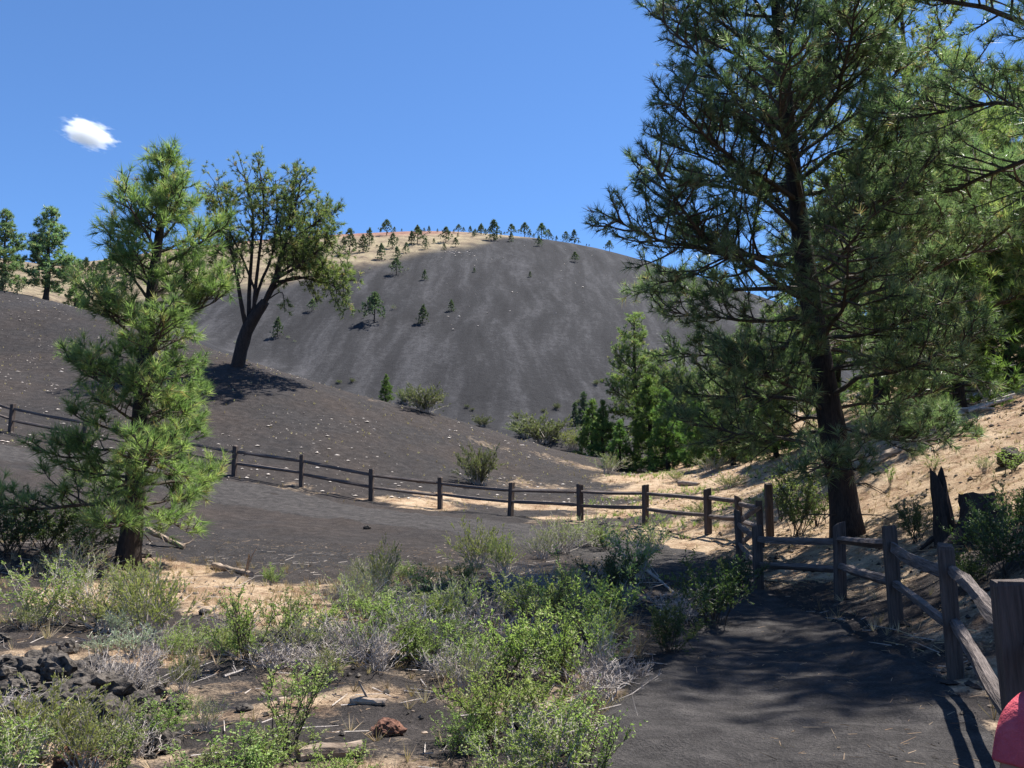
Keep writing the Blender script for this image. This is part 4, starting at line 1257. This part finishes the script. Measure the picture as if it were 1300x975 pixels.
# ------------------------------------------------------------------ litter
def gsample(arr, x, y):
    a = np.arctan2(x, y); r = np.sqrt(x * x + y * y)
    ai = np.clip(np.searchsorted(az, a), 0, na - 1); ri = np.clip(np.searchsorted(rad, r), 0, nr - 1)
    return arr[ri, ai]


def on_path(x, y):
    d = np.min((x[:, None] - cc[None, ::4, 0]) ** 2 + (y[:, None] - cc[None, ::4, 1]) ** 2 - (cc[None, ::4, 2] * 0.85) ** 2, axis=1)
    return d < 0


def chips(name, label, x, y, size, mat, rng, flat=0.5):
    N = len(x); z = height(x, y)
    o6 = np.array([(1, 0, 0), (0, 1, 0), (-1, 0, 0), (0, -1, 0), (0, 0, 1), (0, 0, -1)], float)
    v = o6[None] * (1 + rng.normal(size=(N, 6, 1)) * 0.25) * np.stack((size, size * rng.uniform(0.5, 1, N), size * flat), -1)[:, None]
    a = rng.random(N) * 6.28
    c, s = np.cos(a)[:, None], np.sin(a)[:, None]
    vx = v[..., 0] * c - v[..., 1] * s; vy = v[..., 0] * s + v[..., 1] * c
    v = np.stack((vx + x[:, None], vy + y[:, None], v[..., 2] + z[:, None] + size[:, None] * flat * 0.4), -1)
    f = np.array([(0, 1, 4), (1, 2, 4), (2, 3, 4), (3, 0, 4), (1, 0, 5), (2, 1, 5), (3, 2, 5), (0, 3, 5)])
    mb = MB(); mb.add(v.reshape(-1, 3), (np.arange(N)[:, None, None] * 6 + f[None]).reshape(-1, 3), None, np.repeat(rng.random(N), 6))
    o = mb.build(name, mat); tag(o, label, kind='stuff'); return o


rl_ = np.random.default_rng(88)
x = rl_.uniform(-34, 16, 5200); y = rl_.uniform(30.5, 62, 5200)
k = (fbm(x * 0.25, y * 0.25, 8, 3) > 0.40 + 0.12 * rl_.random(5200)); x, y = x[k], y[k]
chips('pebbles', 'pale pebbles strewn over the cinder mound', x, y, 0.025 + 0.085 * rl_.random(len(x)) ** 3, M['pale'], rl_, 0.35)
x = rl_.uniform(-10, 5, 4200); y = 3.6 + 11 * rl_.random(4200) ** 1.3; k = ~on_path(x, y) | (rl_.random(4200) < 0.12); x, y = x[k], y[k]
chips('gravel', 'dark cinder gravel in the clearing', x, y, 0.006 + 0.035 * rl_.random(len(x)) ** 4, M['lava'], rl_, 0.7)
x = rl_.uniform(-10, 5, 700); y = rl_.uniform(3.6, 22, 700); k = ~on_path(x, y); x, y = x[k], y[k]
chips('bark_chips', 'pale bark chips among the shrubs', x, y, 0.01 + 0.03 * rl_.random(len(x)) ** 2, M['log'], rl_, 0.3)
x = rl_.uniform(-1, 5, 9000); y = 3.6 + 10 * rl_.random(9000) ** 1.5; k = on_path(x, y); x, y = x[k], y[k]
chips('path_gravel', 'loose cinder grit on the trail', x, y, 0.005 + 0.013 * rl_.random(len(x)) ** 3, M['lava'], rl_, 0.7)
# pale stones on the hill's upper edge
sp = np.array([hit(a, b) for a, b in zip(rl_.uniform(560, 600, 26), rl_.uniform(318, 326, 26))] + [hit(a, b) for a, b in zip(rl_.uniform(560, 770, 40), rl_.uniform(310, 420, 40))])
chips('scree', 'pale stones on the ash hill', sp[:, 0], sp[:, 1], rl_.uniform(0.1, 0.36, len(sp)), M['pale'], rl_, 0.5)


def twiglets(name, label, x, y, L, mat, rng, r=0.003):
    z = height(x, y) + 0.012
    a = rng.random(len(x)) * 6.28
    s = np.stack((x, y, z), -1); e = s + np.stack((np.cos(a) * L, np.sin(a) * L, rng.normal(size=len(x)) * 0.12 * L + 0.01), -1)
    mb = MB(); mb.sticks(s, e, r, r * 0.5, rng.random(len(x))); o = mb.build(name, mat); tag(o, label, kind='stuff')


x = rl_.uniform(-10, 7, 14000); y = 3.4 + 17 * rl_.random(14000) ** 1.2
k = rl_.random(14000) < np.where(on_path(x, y), 0.6, 0.75); x, y = x[k], y[k]
twiglets('needle_litter', 'dry needles and twigs scattered on the ground', x, y, 0.03 + 0.11 * rl_.random(len(x)) ** 2, M['straw'], rl_, 0.0024)
x = rl_.uniform(3, 18, 16000); y = rl_.uniform(6, 34, 16000); k = (gsample(duff, x, y) > 0.35) & ~on_path(x, y); x, y = x[k], y[k]
twiglets('bank_litter', 'fallen needles and twigs on the ochre bank', x[::2], y[::2], 0.08 + 0.22 * rl_.random(len(x[::2])) ** 2, M['straw'], rl_, 0.006)
chips('bark_flakes', 'dark bark flakes and cones on the ochre bank', x[1::4], y[1::4], 0.015 + 0.06 * rl_.random(len(x[1::4])) ** 3, M['bark'], rl_, 0.5)
x = rl_.uniform(-10, 4, 1500); y = 3.6 + 15 * rl_.random(1500); k = ~on_path(x, y); x, y = x[k], y[k]
twiglets('twig_litter', 'grey dead twigs scattered among the shrubs', x, y, 0.12 + 0.3 * rl_.random(len(x)) ** 2, M['dead'], rl_, 0.005)


def grass(name, label, x, y, L, rng, K=12, w=0.006, mat=None):
    pos = np.stack((x, y, height(x, y) - 0.01), -1)
    mb = MB(); mb.needles(pos, np.tile((0, 0, 1.0), (len(x), 1)) + rng.normal(size=(len(x), 3)) * 0.25, rng, K, L, w, spread=(0.05, 0.9), shoot=0.0)
    o = mb.build(name, mat or M['straw']); tag(o, label, kind='stuff')


x = rl_.uniform(-12, 24, 26000); y = rl_.uniform(3.8, 45, 26000)
k = (rl_.random(26000) < 0.5 * np.clip(gsample(duff, x, y), 0, 1) * (0.4 + fbm(x * 0.9, y * 0.9, 66, 3))) & ~on_path(x, y); x, y = x[k], y[k]
grass('dry_grass', 'short dry grass and needles on the ochre ground', x, y, 0.13, rl_, 10, 0.009)
x = rl_.uniform(-10, 4, 2600); y = rl_.uniform(3.8, 17, 2600); k = ~on_path(x, y) & (fbm(x * 0.7, y * 0.7, 21, 3) > 0.42); x, y = x[k], y[k]
grass('dry_weeds', 'dry straw tufts between the foreground shrubs', x, y, 0.2, rl_, 12, 0.006)
x = rl_.uniform(-32, 14, 900); y = rl_.uniform(31, 58, 900)
grass('sparse_grass', 'sparse dry tufts on the cinder mound', x, y, 0.12, rl_, 8, 0.02)
x = rl_.uniform(2, 26, 5000); y = rl_.uniform(22, 60, 5000); k = (gsample(duff, x, y) > 0.25) & (fbm(x * 0.3, y * 0.3, 91, 3) > 0.5); x, y = x[k], y[k]
grass('green_weeds', 'low green weeds in the hollow and on the bank', x, y, 0.2, rl_, 10, 0.02, M['leaf'])

# ------------------------------------------------------------------ person at the fence
pxy_ = P(1346, 880, 2.85)
pb_ = np.array((pxy_[0], 2.85, hz(pxy_[0], 2.85)))
person = empty('person', pb_, math.radians(4))
tag(person, 'person in a pinkish red short-sleeved shirt walking by the near fence post', 'person')


def skin_obj(name, chains, mat, parent, root_idx=0, sub=2):
    vs, es, rad_ = [], [], []
    index = {}
    for ch in chains:
        prev = None
        for (co, r) in ch:
            key = tuple(round(c, 4) for c in co)
            if key not in index:
                index[key] = len(vs); vs.append(co); rad_.append(r if hasattr(r, '__len__') else (r, r))
            i = index[key]
            if prev is not None and prev != i: es.append((prev, i))
            prev = i
    me = bpy.data.meshes.new(name); me.from_pydata(vs, es, [])
    o = bpy.data.objects.new(name, me); COL.objects.link(o); o.parent = parent
    md = o.modifiers.new('Skin', 'SKIN'); md.use_smooth_shade = True
    sd = o.modifiers.new('Sub', 'SUBSURF'); sd.levels = sub; sd.render_levels = sub
    if not me.skin_vertices: 
        bpy.context.view_layer.objects.active = o
    lay = me.skin_vertices[0].data
    for i, r in enumerate(rad_): lay[i].radius = r
    lay[root_idx].use_root = True
    me.materials.append(mat)
    return o


pel = ((0, 0, 0.58), 0.09); waist = ((0, 0.005, 0.70), (0.088, 0.075)); chest = ((0, 0, 0.85), (0.098, 0.082)); nb_ = ((0, -0.005, 0.955), (0.06, 0.052)); neck = ((0, 0, 1.005), 0.036)
hd1 = ((0, 0.012, 1.055), (0.058, 0.062)); hd2 = ((0, 0.012, 1.12), (0.076, 0.086)); hd3 = ((0, 0.0, 1.175), (0.066, 0.074)); hd4 = ((0, -0.004, 1.205), (0.03, 0.034))
chains = [[pel, waist, chest, nb_, neck, hd1, hd2, hd3, hd4]]
chains.append([hd2, ((0, 0.09, 1.105), 0.012)])                      # nose
for s in (-1, 1):
    chains.append([hd2, ((s * 0.078, 0.0, 1.115), 0.014)])           # ears
    sh = ((s * 0.075, 0, 0.925), 0.044); shl = ((s * 0.134, 0, 0.905), 0.036); elb = ((s * 0.192, -0.015, 0.735), 0.032)
    fo = ((s * 0.198, 0.03, 0.65), 0.031); wr = ((s * 0.19, 0.075, 0.575), 0.021); pal = ((s * 0.19, 0.095, 0.535), (0.016, 0.027))
    chains.append([nb_, sh, shl, elb, fo, wr, pal])
    for q in range(4):
        yy = 0.075 + 0.017 * q; L = (0.05, 0.058, 0.062, 0.054)[q]
        chains.append([pal, ((s * 0.19, yy + 0.004, 0.51), 0.0085), ((s * 0.186, yy + 0.01, 0.51 - L * 0.55), 0.0078), ((s * 0.178, yy + 0.012, 0.51 - L), 0.006)])
    chains.append([pal, ((s * 0.178, 0.128, 0.535), 0.009), ((s * 0.172, 0.138, 0.505), 0.0075)])
    hip = ((s * 0.062, 0, 0.545), 0.072); kn = ((s * 0.068, 0.02 + s * 0.06, 0.31), 0.047); cf = ((s * 0.069, 0.0 + s * 0.05, 0.2), 0.045); an_ = ((s * 0.07, -0.02 + s * 0.04, 0.07), 0.03)
    chains.append([pel, hip, kn, cf, an_, ((s * 0.074, 0.03 + s * 0.04, 0.03), 0.03), ((s * 0.078, 0.1 + s * 0.04, 0.025), 0.025)])
skin_obj('body', chains, M['skin'], person)
sc_ = [[((0, 0.0, 0.56), (0.118, 0.1)), ((0, 0.004, 0.70), (0.112, 0.098)), ((0, 0, 0.85), (0.126, 0.1)), ((0, -0.004, 0.945), (0.072, 0.062)), ((0, -0.002, 0.982), 0.05)]]
for s in (-1, 1):
    sc_.append([((0, -0.004, 0.945), (0.072, 0.062)), ((s * 0.08, 0, 0.932), 0.064), ((s * 0.142, 0, 0.9), 0.058), ((s * 0.172, -0.006, 0.83), 0.052), ((s * 0.188, -0.01, 0.775), 0.05), ((s * 0.19, -0.011, 0.768), 0.05)])
skin_obj('shirt', sc_, M['shirt'], person, 2)
sh_ = [[((0, 0.0, 0.61), (0.108, 0.094)), ((0, 0, 0.57), (0.11, 0.096))]]
for s in (-1, 1):
    sh_.append([((0, 0, 0.57), (0.11, 0.096)), ((s * 0.064, 0, 0.53), 0.086), ((s * 0.068, 0.01 + s * 0.045, 0.36), 0.076)])
skin_obj('shorts', sh_, M['denim'], person, 0)
for s in (-1, 1):
    skin_obj('shoe', [[((s * 0.07, -0.03 + s * 0.04, 0.045), 0.038), ((s * 0.074, 0.03 + s * 0.04, 0.036), 0.037), ((s * 0.079, 0.11 + s * 0.04, 0.03), 0.032)]], M['shoe'], person)
skin_obj('hair', [[((0, -0.03, 1.06), (0.06, 0.04)), ((0, -0.022, 1.125), (0.084, 0.078)), ((0, -0.006, 1.19), (0.074, 0.08)), ((0, 0.0, 1.222), (0.03, 0.03))]], M['hair'], person)
for s in (-1, 1):
    bm = bmesh.new(); bmesh.ops.create_uvsphere(bm, u_segments=10, v_segments=8, radius=0.011)
    me = bpy.data.meshes.new('eye'); bm.to_mesh(me); bm.free(); me.materials.append(M['eye'])
    e = bpy.data.objects.new('eye', me); COL.objects.link(e); e.parent = person; e.location = (s * 0.03, 0.088, 1.125)

# ------------------------------------------------------------------ the one small cloud
cp = P(112, 170, 1500)
bm = bmesh.new(); bmesh.ops.create_icosphere(bm, subdivisions=3, radius=1.0)
me = bpy.data.meshes.new('cloud'); bm.to_mesh(me); bm.free()
cl = bpy.data.objects.new('cloud', me); COL.objects.link(cl)
cl.location = tuple(cp); cl.scale = (66, 36, 34); cl.rotation_euler = (0, math.radians(18), 0)
tag(cl, 'single small white puff of cloud in the clear sky', 'cloud')
m = bpy.data.materials.new('cloud_vapour'); m.use_nodes = True; nt = m.node_tree; nt.nodes.clear()
out = nt.nodes.new('ShaderNodeOutputMaterial'); pv = nt.nodes.new('ShaderNodeVolumePrincipled')
pv.inputs['Color'].default_value = (1, 1, 1, 1); pv.inputs['Anisotropy'].default_value = 0.2
tc = nt.nodes.new('ShaderNodeTexCoord').outputs['Object']
ln = nt.nodes.new('ShaderNodeVectorMath'); ln.operation = 'LENGTH'; nt.links.new(tc, ln.inputs[0])
nz = noise(nt, tc, 2.6, 8, 0.68, (0.8, 1.0, 1.5))
dn_ = mathn(nt, 'SUBTRACT', mathn(nt, 'MULTIPLY', nz, 1.5), mathn(nt, 'MULTIPLY', ln.outputs['Value'], 0.85))
dn_ = mathn(nt, 'MULTIPLY', mathn(nt, 'MAXIMUM', mathn(nt, 'SUBTRACT', dn_, 0.16), 0.0), 0.35)
nt.links.new(dn_, pv.inputs['Density']); nt.links.new(pv.outputs[0], out.inputs['Volume'])
me.materials.append(m)
